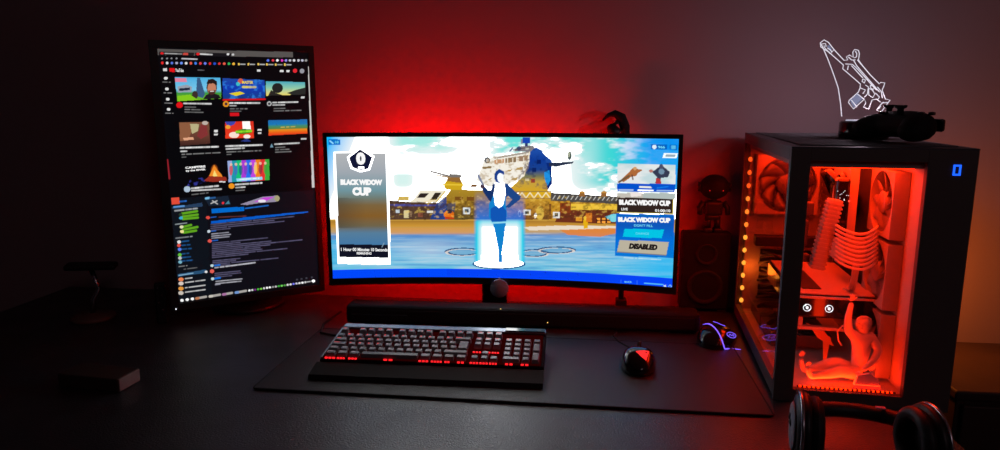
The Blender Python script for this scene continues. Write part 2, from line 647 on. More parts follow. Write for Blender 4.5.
def solve(pos, root, px, py):
    """where on a display a picture point lies: (s, h)"""
    rz = root.rotation_euler.z
    s, h = 0.0, 0.2

    def F(s, h):
        x, y, z = pos(s, h)
        return proj(root.location.x + x * math.cos(rz) - y * math.sin(rz), root.location.y + x * math.sin(rz) + y * math.cos(rz), z)
    for _ in range(8):
        fx, fy = F(s, h)
        ax, ay = F(s + 1e-4, h)
        bx, by = F(s, h + 1e-4)
        a, c = (ax - fx) / 1e-4, (ay - fy) / 1e-4
        b, d = (bx - fx) / 1e-4, (by - fy) / 1e-4
        det = a * d - b * c
        ex, ey = px - fx, py - fy
        s += (d * ex - b * ey) / det
        h += (-c * ex + a * ey) / det
    return s, h


def placer(pos, root, tl, tr, bl, off=-0.0008):
    T, Rr, B = (np.array(solve(pos, root, *p)) for p in (tl, tr, bl))

    def f(fx, fy):
        p = B + (Rr - T) * fx + (T - B) * fy
        x, y, z = pos(p[0], p[1], off)
        return (float(x), float(y), float(z))
    return f


def paint_wide(PX, PY, S, Hh):
    p = Paint(PX, PY, (200, 225, 240))
    X, Y = PX, PY
    n1 = p.noise(0.035, 0.09, 3)
    n2 = p.noise(0.02, 0.12, 5)
    # sky: blue at the left edge, white in the middle, turquoise and blue with clouds right
    p.vgrad(None, [(135, (238, 244, 246)), (200, (250, 250, 248))])
    g = np.clip((352 - X + 0.35 * (150 - Y)) / 26, 0, 1)
    p.put(np.ones_like(X), (20, 185, 255), g)
    sm = lambda v, a, c_: np.clip((v - a) / (c_ - a), 0, 1) ** 2 * (3 - 2 * np.clip((v - a) / (c_ - a), 0, 1))
    n3 = p.noise(0.09, 0.22, 21)
    cl = .65 * n1 + .35 * n3
    p.put(sm(X, 560, 612) * sm(cl, .38, .55) * sm(-Y, -197, -180), (10, 212, 212), 0.95)
    p.put(sm(X, 486, 505) * sm(-X, -600, -570) * sm(-Y, -165, -146) * sm(cl, .38, .56), (70, 222, 212), 0.9)
    p.put(sm(X, 385, 405) * sm(-X, -465, -440) * sm(-Y, -158, -142) * sm(.6 * n2 + .4 * n3, .38, .56), (140, 232, 220), 0.8)
    p.put(sm(X, 388, 400) * sm(-X, -420, -405) * sm(Y, 172, 176) * sm(-Y, -192, -182), (190, 240, 232), 0.6)
    p.put((Y < 190) * np.clip((X - 612) / 40, 0, 1), (20, 160, 245), 0.95)
    p.put((Y < 150) * np.clip((X - 635) / 30, 0, 1), (0, 140, 240), 0.8)
    # deck and water
    p.rect(320, 219, 700, 300, (196, 150, 60))
    st_ = p.noise(0.03, 0.6, 11)
    p.vgrad([(320, 221), (700, 221), (700, 300), (320, 300)],
            [(219, (150, 105, 40)), (226, (205, 150, 55)), (232, (190, 160, 120)), (236, (95, 150, 210)), (243, (120, 175, 215)), (250, (105, 180, 225)), (262, (120, 195, 225)), (276, (90, 190, 225))])
    p.put((Y > 233) * np.clip((st_ - 0.5) * 4, 0, 1), (205, 220, 230), 0.45)
    p.put((Y > 233) * np.clip((0.46 - st_) * 4, 0, 1), (60, 120, 195), 0.5)
    p.put((Y > 236) * np.clip((X - 600) / 60, 0, 1), (0, 185, 245), 0.7)
    p.put((Y > 240) * np.clip((350 - X) / 20, 0, 1), (40, 185, 235), 0.7)
    p.ell(430, 250, 45, 14, (215, 225, 232), 0.5, soft=1)
    p.poly([(522, 227), (560, 225.5), (617, 226), (617, 229), (575, 229.5), (530, 230.5)], (238, 225, 205), 0.9)
    p.poly([(560, 230), (617, 228), (617, 233), (600, 237), (568, 235)], (225, 130, 55), 0.9)
    p.put(((Y > 228) & (Y < 234) & (X > 388) & (X < 476)).astype(float), (225, 150, 60), 0.5)
    # low block at the left with lit windows
    p.poly([(388, 200), (412, 202), (438, 203), (440, 219.5), (388, 219.5)], (88, 62, 48))
    p.poly([(388, 204), (437, 204.5), (437, 206), (388, 206)], (80, 80, 160))
    for a, b, c, d, q in ((395.6, 209.6, 400, 213, (215, 230, 240)), (404, 210, 409, 218, (215, 200, 150)), (409.5, 211, 412, 217, (150, 120, 90)), (427, 210.5, 433, 213, (225, 225, 220)), (418, 213, 423, 217, (140, 80, 60)), (398, 196, 409, 200.5, (205, 175, 90))):
        p.rect(a, b, c, d, q)
    # hull
    p.vgrad([(440, 219.5), (437.6, 210), (446, 196), (452, 188), (470, 190), (492, 190), (494, 219.5)], [(188, (175, 140, 40)), (203, (150, 112, 35)), (219, (95, 78, 40))])
    p.poly([(430, 219.5), (437, 203), (446, 196), (448, 219.5)], (10, 62, 140), 0.85)
    p.poly([(446, 204), (456, 202), (453, 219), (446, 219)], (25, 60, 105), 0.7)
    p.rect(455, 196.5, 463, 200, (120, 75, 25)); p.rect(467, 197, 474, 200.5, (120, 75, 25))
    # ramp
    p.poly([(409, 202), (413.6, 198.8), (420, 190.4), (446, 190.4), (437.6, 202.3)], (240, 232, 210))
    p.poly([(417, 197.5), (420.5, 193.3), (429, 193.3), (425, 197.5)], (45, 35, 35))
    p.poly([(430, 200.2), (435, 192.8), (441.5, 192.8), (436, 200.2)], (50, 40, 30))
    p.line(436, 202, 446, 190.6, 1.2, (210, 180, 60))
    # gun turret
    p.poly([(444, 187), (445, 182), (450, 178), (460, 178), (463, 184), (462, 190), (447, 190)], (205, 165, 30))
    p.poly([(446.5, 181), (448, 175), (460, 175), (461, 183)], (150, 105, 50))
    p.line(431, 171.5, 449, 176, 1.6, (105, 95, 90)); p.line(437, 175.5, 450, 177.5, 1.2, (165, 130, 80))
    p.poly([(449, 173.5), (461, 174.5), (462, 177.5), (450, 177.5)], (120, 115, 110))
    p.line(443, 184.5, 464, 185, 1.3, (235, 200, 60))
    # forklift and signs
    p.ell(449, 214.5, 5.2, 4.2, (235, 115, 25)); p.ell(449.5, 211.5, 2.5, 2.2, (60, 45, 60)); p.rect(445, 217, 454, 219, (190, 60, 20))
    p.rect(463, 207.5, 470, 214, (225, 232, 235)); p.rect(464.7, 209, 468.5, 212.3, (70, 85, 95))
    # superstructure
    p.poly([(481, 168), (484, 160), (494, 156.5), (530, 151), (529, 168), (522, 179), (505, 186), (488, 187), (476, 180)], (245, 240, 228))
    p.poly([(494, 157.5), (529, 151.3), (529.5, 153), (494.5, 159)], (165, 155, 145))
    p.poly([(494.5, 160), (504, 158.6), (504, 163), (494.5, 164)], (205, 150, 110))
    p.poly([(505.5, 158.3), (516, 156.8), (516, 162), (505.5, 163)], (140, 115, 85))
    p.poly([(517.5, 156.5), (529, 155), (528, 160.5), (517.5, 161.6)], (155, 125, 100))
    for k in range(6):
        p.rect(496 + 5.4 * k, 157.5, 497.2 + 5.4 * k, 163, (245, 235, 215), 0.8)
    p.poly([(482, 167), (492, 166), (491, 168.6), (483, 168.8)], (140, 115, 75))
    for a in ((515.5, 167.5, 8, 2.2), (506, 170, 6, 1.4), (511, 178, 7, 2), (488, 178.5, 4, 1.2)):
        p.poly([(a[0], a[1] + a[3]), (a[0] + 2, a[1]), (a[0] + a[2], a[1] - .6), (a[0] + a[2] - 1.5, a[1] + a[3])], (185, 150, 85))
    p.ring(487.2, 160.2, 2.9, 3.1, .45, (45, 50, 60)); p.ell(487.2, 160.2, 1.3, 1.4, (200, 205, 210))
    p.poly([(469, 187), (472, 184.5), (478, 184.5), (476, 187.5)], (120, 80, 40))
    p.poly([(514, 151), (517, 147), (524, 146), (533, 145.5), (536, 149), (530, 152)], (130, 125, 130))
    p.ell(519, 148.5, 2.2, 2.2, (60, 80, 120)); p.ell(527, 148, 2, 1.8, (190, 190, 180)); p.line(510, 151, 512.5, 148, 1.2, (50, 80, 140)); p.line(513, 150, 530, 147, .8, (70, 60, 60))
    p.rect(522.5, 137.5, 530, 143.5, (22, 70, 180)); p.rect(520.8, 139, 522.4, 144, (130, 140, 165)); p.rect(525, 143.5, 528, 147, (50, 60, 110))
    p.vgrad([(506, 193), (512, 186), (524, 176), (529, 163), (530, 152), (536, 147), (541, 150), (545, 155), (547, 160), (552, 163), (552, 184), (548, 190), (549, 193)],
            [(146, (35, 85, 175)), (160, (14, 58, 150)), (170, (25, 65, 140)), (176, (110, 115, 85)), (182, (195, 160, 65)), (192, (215, 165, 30))])
    p.poly([(545, 158), (552, 163), (552, 184), (548, 190), (545.5, 180), (548, 170)], (8, 40, 120))
    p.poly([(544.5, 172), (549.5, 170), (550.5, 180), (547.5, 186), (544.5, 179)], (30, 145, 225))
    p.rect(537, 160, 541, 164, (8, 30, 100)); p.rect(532, 168, 536, 172, (10, 35, 100)); p.rect(531, 179, 535, 183, (165, 70, 35)); p.rect(525, 178, 529, 181, (225, 205, 150))
    p.line(529.5, 152, 524, 176, 1.0, (240, 225, 190))
    p.poly([(549, 162.6), (573.6, 161.6), (572.5, 163.4), (556, 167), (549, 166)], (40, 50, 75)); p.poly([(545, 155), (552, 160.5), (552, 163), (546, 163)], (30, 75, 160))
    p.ell(569.6, 155.6, 2.2, 4.4, (70, 85, 80)); p.ell(569.0, 154.5, 1.0, 3, (170, 175, 150))
    # right part of the deck buildings
    p.vgrad([(509, 193.5), (551, 192), (560, 195), (620, 198), (620, 219.5), (494, 219.5), (494, 200)], [(192, (225, 178, 25)), (202, (190, 140, 45)), (212, (170, 115, 40)), (219, (120, 75, 35))])
    for k in range(7):
        xx = 494 + 8 * k
        p.line(xx, 192 + 6, xx + 4, 192.6, .9, (250, 240, 205)); p.line(xx + 4, 192.6, xx + 8, 198, .9, (250, 240, 205))
    p.line(494, 198.7, 551, 198.3, 1.1, (150, 110, 60)); p.line(497, 192, 551, 191.4, 1.0, (150, 120, 60))
    p.poly([(551, 192.5), (620, 196.5), (620, 204), (551, 201)], (78, 74, 72))
    for k in range(15):
        xx = 553 + 4.5 * k
        p.line(xx, 199 + .1 * k, xx + 2.2, 195.5 + .15 * k, .7, (215, 215, 210))
    for q in (582, 604):
        p.ell(q, 193, 3, 2, (195, 140, 60)); p.rect(q - 3, 193, q + 3, 196.5, (150, 100, 50))
    p.rect(549, 201, 570, 219.5, (200, 145, 40)); p.rect(549, 204, 551.5, 219, (130, 80, 30)); p.ell(540, 213, 4, 7, (215, 175, 70))
    p.rect(570, 203.8, 620, 209.8, (240, 195, 60))
    p.poly([(560, 210), (620, 210), (620, 224), (555, 222)], (110, 48, 28)); p.poly([(560, 203), (571, 202.5), (571, 213), (560, 213)], (140, 60, 25))
    p.rect(523.5, 209.6, 530.5, 215.2, (235, 235, 230)); p.rect(525.2, 211, 529, 213.8, (70, 70, 60)); p.ring(519.5, 213.5, 1.6, 3.4, .4, (240, 235, 230))
    p.rect(553, 211.8, 559.6, 218, (235, 232, 225)); p.rect(554.8, 213.2, 558, 216.3, (80, 75, 70)); p.ell(535.5, 215.6, 1.4, 2.5, (245, 240, 235))
    p.rect(583.5, 219.5, 588, 228.5, (230, 175, 20)); p.ell(585.6, 218, 2, 2.2, (240, 195, 60)); p.rect(586, 213, 592, 222, (215, 120, 35)); p.rect(576, 217, 582, 221, (225, 150, 40))
    p.rect(596, 217.5, 611, 223.5, (75, 30, 25))
    for k in range(6):
        p.rect(597 + 5 * (k % 3), 218 + 3 * (k // 3), 600.4 + 5 * (k % 3), 220 + 3 * (k // 3), (255, 165, 60))
    p.poly([(605, 216.5), (613, 214), (617, 213.8), (617, 221.5), (612, 222)], (120, 215, 230))
    grit = p.noise(.32, .42, 31)
    dark = sm(grit, .52, .72) * (Y > 201) * (Y < 220) * (X > 388) * (X < 618)
    p.put(dark, (62, 42, 24), .55)
    p.put(sm(grit, .48, .3) * 0 + sm(-grit, -.40, -.28) * (Y > 196) * (Y < 218) * (X > 388) * (X < 618), (245, 205, 90), .4)
    p.put(sm(grit, .54, .72) * p.inside([(481, 168), (484, 160), (494, 156.5), (530, 151), (529, 168), (522, 179), (505, 186), (488, 187), (476, 180)]), (176, 150, 110), .6)
    p.put(sm(grit, .54, .74) * p.inside([(530, 152), (536, 147), (552, 163), (552, 184), (548, 190), (524, 190), (515, 186)]), (12, 35, 90), .5)
    # circles on the deck
    for cx, cy, rx, ry in ((463, 251.6, 18.5, 3.9), (534, 253, 15.5, 3.8), (556.5, 250, 19.5, 3.4)):
        p.ell(cx, cy, rx, ry, (110, 165, 200), .6); p.ring(cx, cy, rx, ry, .24, (30, 75, 125)); p.ring(cx, cy + .9, rx * .97, ry * .9, .16, (235, 225, 215), .8)
    # beam of light
    inb = np.clip((X - 473.5) / 4, 0, 1) * np.clip((526 - X) / 4, 0, 1)
    fadeb = np.clip((Y - 190) / 30, 0, 1) * (Y < 264)
    p.put(inb * fadeb, (25, 120, 225), 0.85)
    p.put(inb * np.clip((Y - 219) / 3, 0, 1) * (Y < 264), (40, 215, 235), 1.0)
    core = np.clip((X - 477) / 6, 0, 1) * np.clip((522.5 - X) / 6, 0, 1) * np.clip((Y - 219) / 9, 0, 1) * (Y < 265)
    p.put(core, (250, 252, 252), 1.0)
    p.ell(499, 264, 26.5, 5.2, (30, 85, 140)); p.ell(499, 263.4, 24.5, 4.3, (248, 250, 250)); p.rect(481, 255, 518, 263, (250, 252, 252))
    p.poly([(486, 269.5), (510, 270.3), (505, 272.5), (490, 271.5)], (90, 230, 240), 0.8)
    # plain standing figure in a blue suit
    navy, cy_, wh = (22, 50, 105), (20, 140, 205), (242, 246, 250)
    p.poly([(489, 204), (491.5, 196), (506, 196), (506, 205), (507, 214), (505.5, 226), (504, 240), (502, 252), (502.4, 262.5), (498.4, 262.5), (498.3, 250), (496, 238), (493, 224), (489, 217)], (18, 130, 205))
    p.poly([(490.5, 209), (494, 206.5), (503, 206.5), (506.5, 211), (506, 221), (491, 221.5)], (16, 85, 180))
    p.line(492, 223, 505.5, 222.3, 1.5, (150, 225, 240))
    p.poly([(492.5, 185), (496, 182), (503, 182), (506.5, 185), (505, 196), (503, 205), (499, 208), (495, 204.5), (494, 196)], wh)
    p.poly([(493, 183.5), (495.5, 184), (494, 193), (491, 201.5), (489.5, 201), (483.5, 192.5), (481, 186.5), (483.5, 184.8), (488, 190), (491, 190.5)], navy)
    p.poly([(504.5, 183), (508, 184), (514, 190.5), (521, 196.5), (520, 199.5), (509, 208), (505.5, 207), (512.5, 199.5), (508, 196), (506, 198)], (30, 70, 135))
    p.ell(482.3, 186.3, 2.4, 2.2, (75, 55, 70))
    p.line(478.3, 175.5, 482.5, 184, 2.2, (120, 130, 160))
    p.ell(499, 176.6, 4.8, 6.6, (24, 62, 140)); p.ell(500.5, 177.6, 3.2, 4.9, (232, 238, 244)); p.poly([(496, 172), (499, 168.8), (504, 171.5), (504.6, 174.6), (500, 173)], (24, 62, 140))
    # left card
    p.poly([(333.3, 151.7), (388.3, 151.9), (390.6, 264.6), (337.8, 263.7)], (240, 242, 242))
    p.vgrad([(335.3, 153.0), (385.7, 153.2), (388.6, 257.9), (339.4, 257.2)],
            [(152, (180, 182, 184)), (172, (160, 168, 176)), (190, (112, 150, 160)), (198, (112, 124, 115)), (205, (124, 100, 62)), (216, (132, 92, 40)), (226, (110, 100, 75)), (233, (85, 125, 155)), (244, (68, 120, 165))])
    p.put(p.inside([(335.3, 153.0), (385.7, 153.2), (388.6, 257.9), (339.4, 257.2)]) * ((Y > 198) & (Y < 228)) * np.clip((366 - X) / 30, 0, 1), (62, 58, 52), .55)
    p.poly([(339.0, 244.2), (388.3, 244.9), (388.7, 257.9), (339.4, 257.2)], (16, 18, 34))
    p.line(382, 247, 384, 243, .7, (140, 170, 190))
    p.poly([(360.3, 147.2), (374.3, 156.3), (369.8, 170), (360.6, 172.2), (351, 168.6), (347, 157)], (248, 248, 250))
    p.poly([(360.3, 149), (372.4, 157), (368.4, 168.7), (360.6, 170.7), (352.2, 167.4), (348.7, 157.7)], (18, 22, 52))
    p.rect(358, 166.8, 363.8, 169.2, (245, 245, 250))
    # top tags
    p.poly([(328, 139), (340.4, 139.4), (340.6, 145), (328.3, 144.7)], (0, 112, 205))
    p.line(330, 141, 333, 143.4, 1.4, (150, 225, 255)); 
    p.poly([(650.8, 144), (666.9, 144.4), (666.9, 149.7), (650.8, 149.3)], (0, 100, 195)); p.ell(654.4, 147, 2.2, 2.2, (225, 240, 250))
    p.poly([(669.8, 144.6), (677, 144.8), (677, 150), (669.8, 149.8)], (0, 110, 205)); 
    for k in range(3):
        p.line(671.5, 146 + 1.3 * k, 675.4, 146.1 + 1.3 * k, .8, (110, 215, 245))
    p.poly([(664, 152.8), (677.8, 153.4), (676.6, 158.3), (662.4, 157.8)], (232, 240, 245)); p.poly([(666, 154.2), (675.6, 154.6), (675, 156.9), (665.2, 156.5)], (150, 170, 185))
    # right cards
    p.rect(616.6, 193, 675.6, 199, (170, 160, 140), .7); p.poly([(630, 192.3), (642, 192.3), (641, 196), (631, 197)], (240, 230, 225)); p.rect(643, 193, 675.6, 199, (170, 190, 190), .7)
    p.poly([(617.7, 163.5), (675.6, 164.8), (675.3, 192.4), (617.2, 191.5)], (228, 232, 232))
    p.put(p.inside([(617.7, 163.5), (675.6, 164.8), (675.4, 184), (617.4, 183.3)]) * np.clip((n1 - .45) * 5, 0, 1), (185, 215, 220), .8)
    p.poly([(620, 181), (625, 176), (631, 170), (634, 167), (638, 169), (643, 170), (638, 173), (636, 176), (631, 177), (624, 182)], (175, 105, 55))
    p.line(619, 182, 629, 176, 2.0, (110, 85, 60)); p.line(632, 175, 633, 179.5, 1.2, (95, 60, 50)); p.ell(635, 168.6, 1.8, 1.7, (210, 160, 110))
    p.poly([(652, 172), (657, 168.5), (661, 165), (664, 167), (670, 172), (668, 177), (661, 178), (660, 183.5), (655, 183), (657, 177)], (52, 58, 82))
    p.ell(661.3, 166.8, 2.2, 2.8, (75, 80, 105)); p.ell(661.5, 171.5, 3, 3, (110, 140, 165)); p.poly([(656, 178), (661, 179), (661, 184), (656, 184)], (185, 55, 60)); p.ell(651, 171, 2, 1.7, (190, 120, 110))
    p.poly([(617.4, 183.3), (675.4, 184), (675.3, 192.4), (617.2, 191.5)], (0, 82, 205))
    p.poly([(639.4, 185.8), (650, 186.2), (652, 188), (639, 187.7)], (240, 240, 230)); p.line(619, 189.9, 633, 190.1, 1.1, (200, 225, 245)); p.line(638, 190.2, 653, 190.5, 1.3, (235, 245, 250)); p.line(657, 190.6, 673, 190.9, 1.1, (170, 205, 240))
    p.line(657, 188, 668, 186.6, .9, (20, 130, 235))
    p.poly([(617, 197.4), (673, 199), (673, 213.6), (617, 212.2)], (48, 34, 30)); p.line(673.2, 199.5, 672.9, 213.8, .9, (215, 190, 60)); p.line(617, 212.4, 660, 213.5, .7, (215, 190, 60)); p.line(664, 213.6, 673, 213.9, .7, (215, 190, 60))
    p.vgrad([(616.4, 213.6), (674.3, 214.6), (673.8, 258), (614.8, 256)], [(213, (0, 105, 205)), (225, (10, 85, 185)), (240, (0, 110, 215)), (258, (0, 120, 215))])
    p.poly([(624.6, 228.6), (664, 229.8), (661.8, 238.3), (622.7, 237)], (0, 196, 228))
    p.poly([(619.6, 239.9), (668.9, 242), (666.2, 255.2), (617, 251.8)], (186, 178, 158)); p.line(617, 251.9, 666, 255.3, .8, (120, 115, 110))
    p.words(624, 257.6, 661, 259.7, .9, (205, 230, 245), 5)
    # bottom bar
    bar = (Hh < 0.0205).astype(float)
    p.put(bar, (0, 72, 252)); p.put(bar * (S > -.13) * (Hh > .004), (4, 60, 240), .5)
    p.line(621, 280, 621, 287, .5, (60, 130, 250)); p.line(637, 280.5, 637, 288, .5, (60, 130, 250))
    p.line(644.5, 283.2, 663, 284.6, 1.1, (90, 195, 250)); p.rect(663.8, 285, 666.2, 288, (215, 235, 255)); p.ring(670, 286.4, 1.7, 1.7, .4, (130, 190, 255))
    return p.c


pic = screen_mesh('display', 600, 250, WW, HW, lambda s, h: pos_w(s, h), paint_wide, UW, Z0W, 5.0)
m_white = emat('text_white', lin((250, 250, 250)), 1.0)
m_dark = emat('text_dark', lin((16, 16, 18)), 1.0)
m_cyan = emat('text_cyan', lin((120, 225, 245)), 1.0)
m_grey = emat('text_grey', lin((120, 120, 120)), 1.0)
LM = [m_white, m_dark, m_cyan, m_grey]


def wtext(body, x0, y0, x1, y1, dy=0.0, fat=0.02, mi=0, shear=0.0, off=-0.0008):
    """dy: how much lower the right end sits"""
    L = Lettering(LM)
    L.add(body, placer(pos_w, UW, (x0, y0), (x1, y0 + dy), (x0 + 0.03 * (y1 - y0), y1), off), fat, shear, mi)
    L.build('lettering', UW)


wtext('0', 355.9, 152.2, 365.3, 164.8, .1, .07)
wtext('BLACK WIDOW', 340.4, 179.2, 382.3, 185.0, .3, .085)
wtext('CUP', 352.2, 187.0, 371.3, 195.6, .2, .085)
wtext('1 Hour 00 Minutes 10 Seconds', 341.0, 247.6, 387.6, 251.0, .5, .03)
wtext('REMAINING', 356.7, 251.9, 371.5, 254.4, .2, .03)
wtext('DETAILS', 373.4, 259.6, 387.3, 262.3, .2, .0, 3)
wtext('18', 335.0, 140.9, 338.6, 143.4, 0, .02, 2)
wtext('PLAY', 438.4, 142.2, 444.4, 143.9, 0, .0, 3)
wtext('966', 658.0, 145.7, 665.0, 148.4, .1, .02, 2)
wtext('BLACK WIDOW CUP', 619.0, 199.4, 670.4, 204.8, 1.2, .085)
wtext('LIVE', 621.3, 207.8, 627.8, 210.3, .1, .03)
wtext('01:00:10', 655.0, 209.0, 670.4, 211.8, .4, .03)
wtext('BLACK WIDOW CUP', 618.0, 216.9, 670.4, 221.8, 1.0, .085)
wtext("DON'T FILL", 634.0, 224.1, 652.9, 226.5, .5, .02, 2)
wtext('CHANGE', 635.5, 232.2, 649.0, 234.4, .4, .0, 2)
wtext('DISABLED', 628.6, 243.0, 657.4, 248.8, 1.5, .08, 1, .25)
wtext('BACK', 624.6, 280.9, 631.8, 282.6, .2, .02, 2)


# ================================================================== UPRIGHT MONITOR
PM = thing('portrait_monitor', 'tall portrait monitor turned upright with video page and chat, at the left', 'monitor', (-0.6255, 1.685, 0), R(30.1))
WP, HP, Z0P = 0.339, 0.598, 0.049


def pos_p(s, h, off=0.0):
    return s + 0 * h, off + 0 * h + 0 * s, h + Z0P + 0 * s


MB().box(-WP / 2 - .016, WP / 2 + .012, .0015, .018, Z0P - .016, Z0P + HP + .014, .002).box(-.12, .12, .018, .048, Z0P + .1, Z0P + .5, .012).build('back_shell', M['blk_matte'], PM)
bz = MB()
bz.box(-WP / 2 - .0175, WP / 2 + .0135, -.004, .0014, Z0P + HP, Z0P + HP + .0155, .0008)
bz.box(-WP / 2 - .0175, WP / 2 + .0135, -.004, .0014, Z0P - .0175, Z0P, .0008)
bz.box(-WP / 2 - .0175, -WP / 2, -.004, .0014, Z0P, Z0P + HP)
bz.box(WP / 2, WP / 2 + .0135, -.004, .0014, Z0P, Z0P + HP)
bz.build('bezel', M['blk'], PM)
q = solve(pos_p, PM, 175.8, 308.6)
MB().lathe([(0, 0), (.0016, 0), (.0016, .001), (0, .001)], 12, mx=TR(q[0], -.004, Z0P + q[1], rx=PI / 2), cap=False).build('power_light', M['e_white'], PM)['label'] = 'tiny white power light'
MB().box(-.028, .028, .075, .105, .012, .40, .006).box(-.04, .04, .046, .08, .30, .40, .006).build('stand_neck', M['blk'], PM)
MB().lathe([(0, .0005), (.085, .0005), (.09, .004), (.09, .009), (.084, .013), (0, .013)], 48, mx=TR(0, .07, 0), cap=False).build('stand_base', M['blk'], PM)


def paint_tall(PX, PY, S, Hh):
    p = Paint(PX, PY, (6, 6, 9))
    p.poly([(157, 49), (293, 52), (293, 57.5), (157, 55)], (86, 82, 80))
    p.poly([(159, 51.6), (194, 52.6), (194, 55.8), (159, 55)], (28, 26, 28)); p.poly([(195, 52.6), (231, 53.3), (231, 57), (195, 56)], (22, 20, 24))
    p.ell(162, 53.4, 1.6, 1.2, (225, 30, 35)); p.words(165, 53.4, 182, 54, 1, (190, 190, 190), 1); p.rect(183, 53, 188, 55, (200, 70, 60))
    p.ell(198, 54, 1.8, 1.3, (225, 30, 35)); p.words(200.5, 54, 212, 54.6, 1.3, (235, 235, 235), 2); p.ell(228, 54.2, 1.4, 1.1, (225, 225, 225)); p.ell(233, 54.6, 1.4, 1.1, (200, 200, 200))
    p.words(182, 58.6, 197, 59.2, 1.2, (220, 220, 225), 3)
    for k, x in enumerate((162, 167, 171.5, 176.5)):
        p.ell(x, 58.4, .9, .9, (140, 140, 145))
    for x, c in ((268, (90, 120, 240)), (273, (235, 60, 80)), (277.4, (235, 235, 240)), (282, (235, 60, 190)), (286, (150, 150, 240)), (290, (200, 200, 210)), (294, (220, 220, 225)), (298.5, (200, 200, 205)), (302.3, (190, 190, 210)), (306, (150, 150, 150))):
        p.ell(x, 60.4, 1.3, 1.2, c)
    cs = [(230, 40, 40), (225, 225, 230), (90, 120, 230), (170, 170, 200), (110, 150, 250), (225, 225, 225), (235, 90, 70), (70, 130, 240), (230, 60, 70), (110, 130, 240), (230, 40, 40), (40, 80, 200), (220, 50, 50), (235, 90, 70), (50, 180, 90), (240, 180, 60)]
    for k, c in enumerate(cs):
        p.ell(162.4 + 4.75 * k, 62.9 + .06 * k, 1.35, 1.3, c)
    for k, x in enumerate((240, 249.5, 259.5, 268, 277, 286)):
        p.rect(x - 2, 63 + .1 * k, x - .4, 65.2 + .1 * k, (240, 200, 90)); p.words(x + .6, 64.2 + .1 * k, x + 5, 64.3 + .1 * k, 1, (200, 200, 200), k)
    # page header
    p.rect(163, 68.2, 167, 71.2, (215, 215, 215)); p.poly([(169.3, 68), (174.6, 68.1), (174.8, 72), (169.5, 71.8)], (230, 20, 25))
    p.words(198, 70, 204, 70.2, .9, (110, 110, 115), 6); p.rect(257, 69.5, 260.5, 71.5, (220, 220, 220)); p.rect(280, 70, 283.6, 72, (225, 225, 225)); p.rect(286.5, 70, 289.5, 72, (230, 230, 230)); p.ell(295, 70.7, 2.2, 2, (225, 40, 50)); p.ell(302, 71, 2.3, 2.3, (150, 150, 160))
    for y, x in ((78.2, 165.8), (89, 167), (99.2, 167.8), (109.3, 168.6)):
        p.ell(x, y, 1.8, 1.5, (225, 225, 225)); p.words(x - 3, y + 3.8, x + 4.5, y + 4, .8, (150, 150, 150), int(y))
    # thumbnails, first row
    T = [(174.7, 77.2), (220.4, 77.6), (221.4, 98.5), (177.4, 101.3)]
    p.vgrad(T, [(77, (75, 175, 225)), (90, (120, 200, 235)), (93, (60, 150, 60)), (101, (120, 190, 30))])
    p.poly([(175, 78), (186, 78), (187, 82), (175.3, 82)], (225, 130, 160)); p.poly([(177.5, 86.5), (187, 84.5), (192, 87), (191.5, 92), (178, 92.5)], (150, 160, 175)); p.poly([(179, 88.5), (190, 87.5), (190, 90), (179.5, 91)], (30, 40, 60))
    p.poly([(197, 78), (200, 78), (205, 94), (203, 98), (196, 96)], (55, 90, 130)); p.ell(195, 95, 3, 4, (60, 45, 40)); p.poly([(177.4, 96), (190, 94.5), (198, 100), (177.5, 101.3)], (130, 200, 30))
    p.poly([(203, 99.4), (206, 95), (212, 92.5), (219, 95), (221.3, 98.4)], (28, 24, 30)); p.ell(211.8, 87.3, 5.2, 7.4, (60, 38, 30)); p.ell(211.8, 88.4, 4.3, 6.0, (196, 128, 98)); p.poly([(206.6, 83.5), (208, 79.5), (213, 78.6), (217, 81.5), (217, 85), (213, 83.3), (208, 84)], (38, 26, 24)); p.poly([(208.3, 90.5), (215.6, 90.3), (214, 94.6), (210, 94.8)], (70, 40, 32)); p.line(210.3, 91.4, 213.6, 91.2, .8, (235, 225, 220)); p.rect(216, 96.6, 219.5, 98.2, (20, 20, 20))
    T = [(222.4, 78.2), (264.6, 80), (265.2, 98), (223, 98.8)]
    p.vgrad(T, [(78, (30, 70, 160)), (88, (15, 55, 175)), (99, (20, 60, 130))])
    nn = p.noise(.25, .3, 9); p.put(p.inside(T) * np.clip((nn - .5) * 6, 0, 1), (50, 140, 235), .6)
    p.words(243, 87, 256, 87.2, 2.2, (235, 215, 60), 19); p.poly([(229, 93.5), (240, 91.5), (245, 93.5), (236, 96)], (225, 205, 40)); p.ell(240.5, 81, 2.6, 2.6, (210, 90, 70)); p.ell(238, 84, 2, 2, (60, 190, 200))
    p.line(223.3, 100, 265, 99.2, 1.6, (215, 20, 30))
    T = [(265.7, 81.2), (304.8, 82.2), (305.6, 94.4), (266, 95.8)]
    p.vgrad(T, [(81, (60, 165, 190)), (88, (140, 200, 170)), (95, (235, 215, 110))]); p.ell(277.5, 88, 5.5, 5, (35, 35, 35)); p.poly([(268, 95.8), (271, 90), (276, 93), (283, 95.2)], (40, 38, 35)); p.poly([(287, 93), (296, 89.8), (305.4, 87.5), (305.6, 94.4), (292, 94.9)], (40, 42, 40)); p.rect(301, 96.6, 304.6, 98.4, (210, 210, 210))
    p.ell(179.6, 105, 3.3, 3.0, (225, 20, 25)); p.words(184, 103.4, 211, 103.8, 1.5, (235, 235, 235), 21); p.words(185, 107, 196, 107.2, 1, (130, 130, 130), 22); p.words(185, 109.4, 200, 109.8, 1, (130, 130, 130), 23); p.words(185, 112, 203, 112.4, 1, (120, 120, 120), 24)
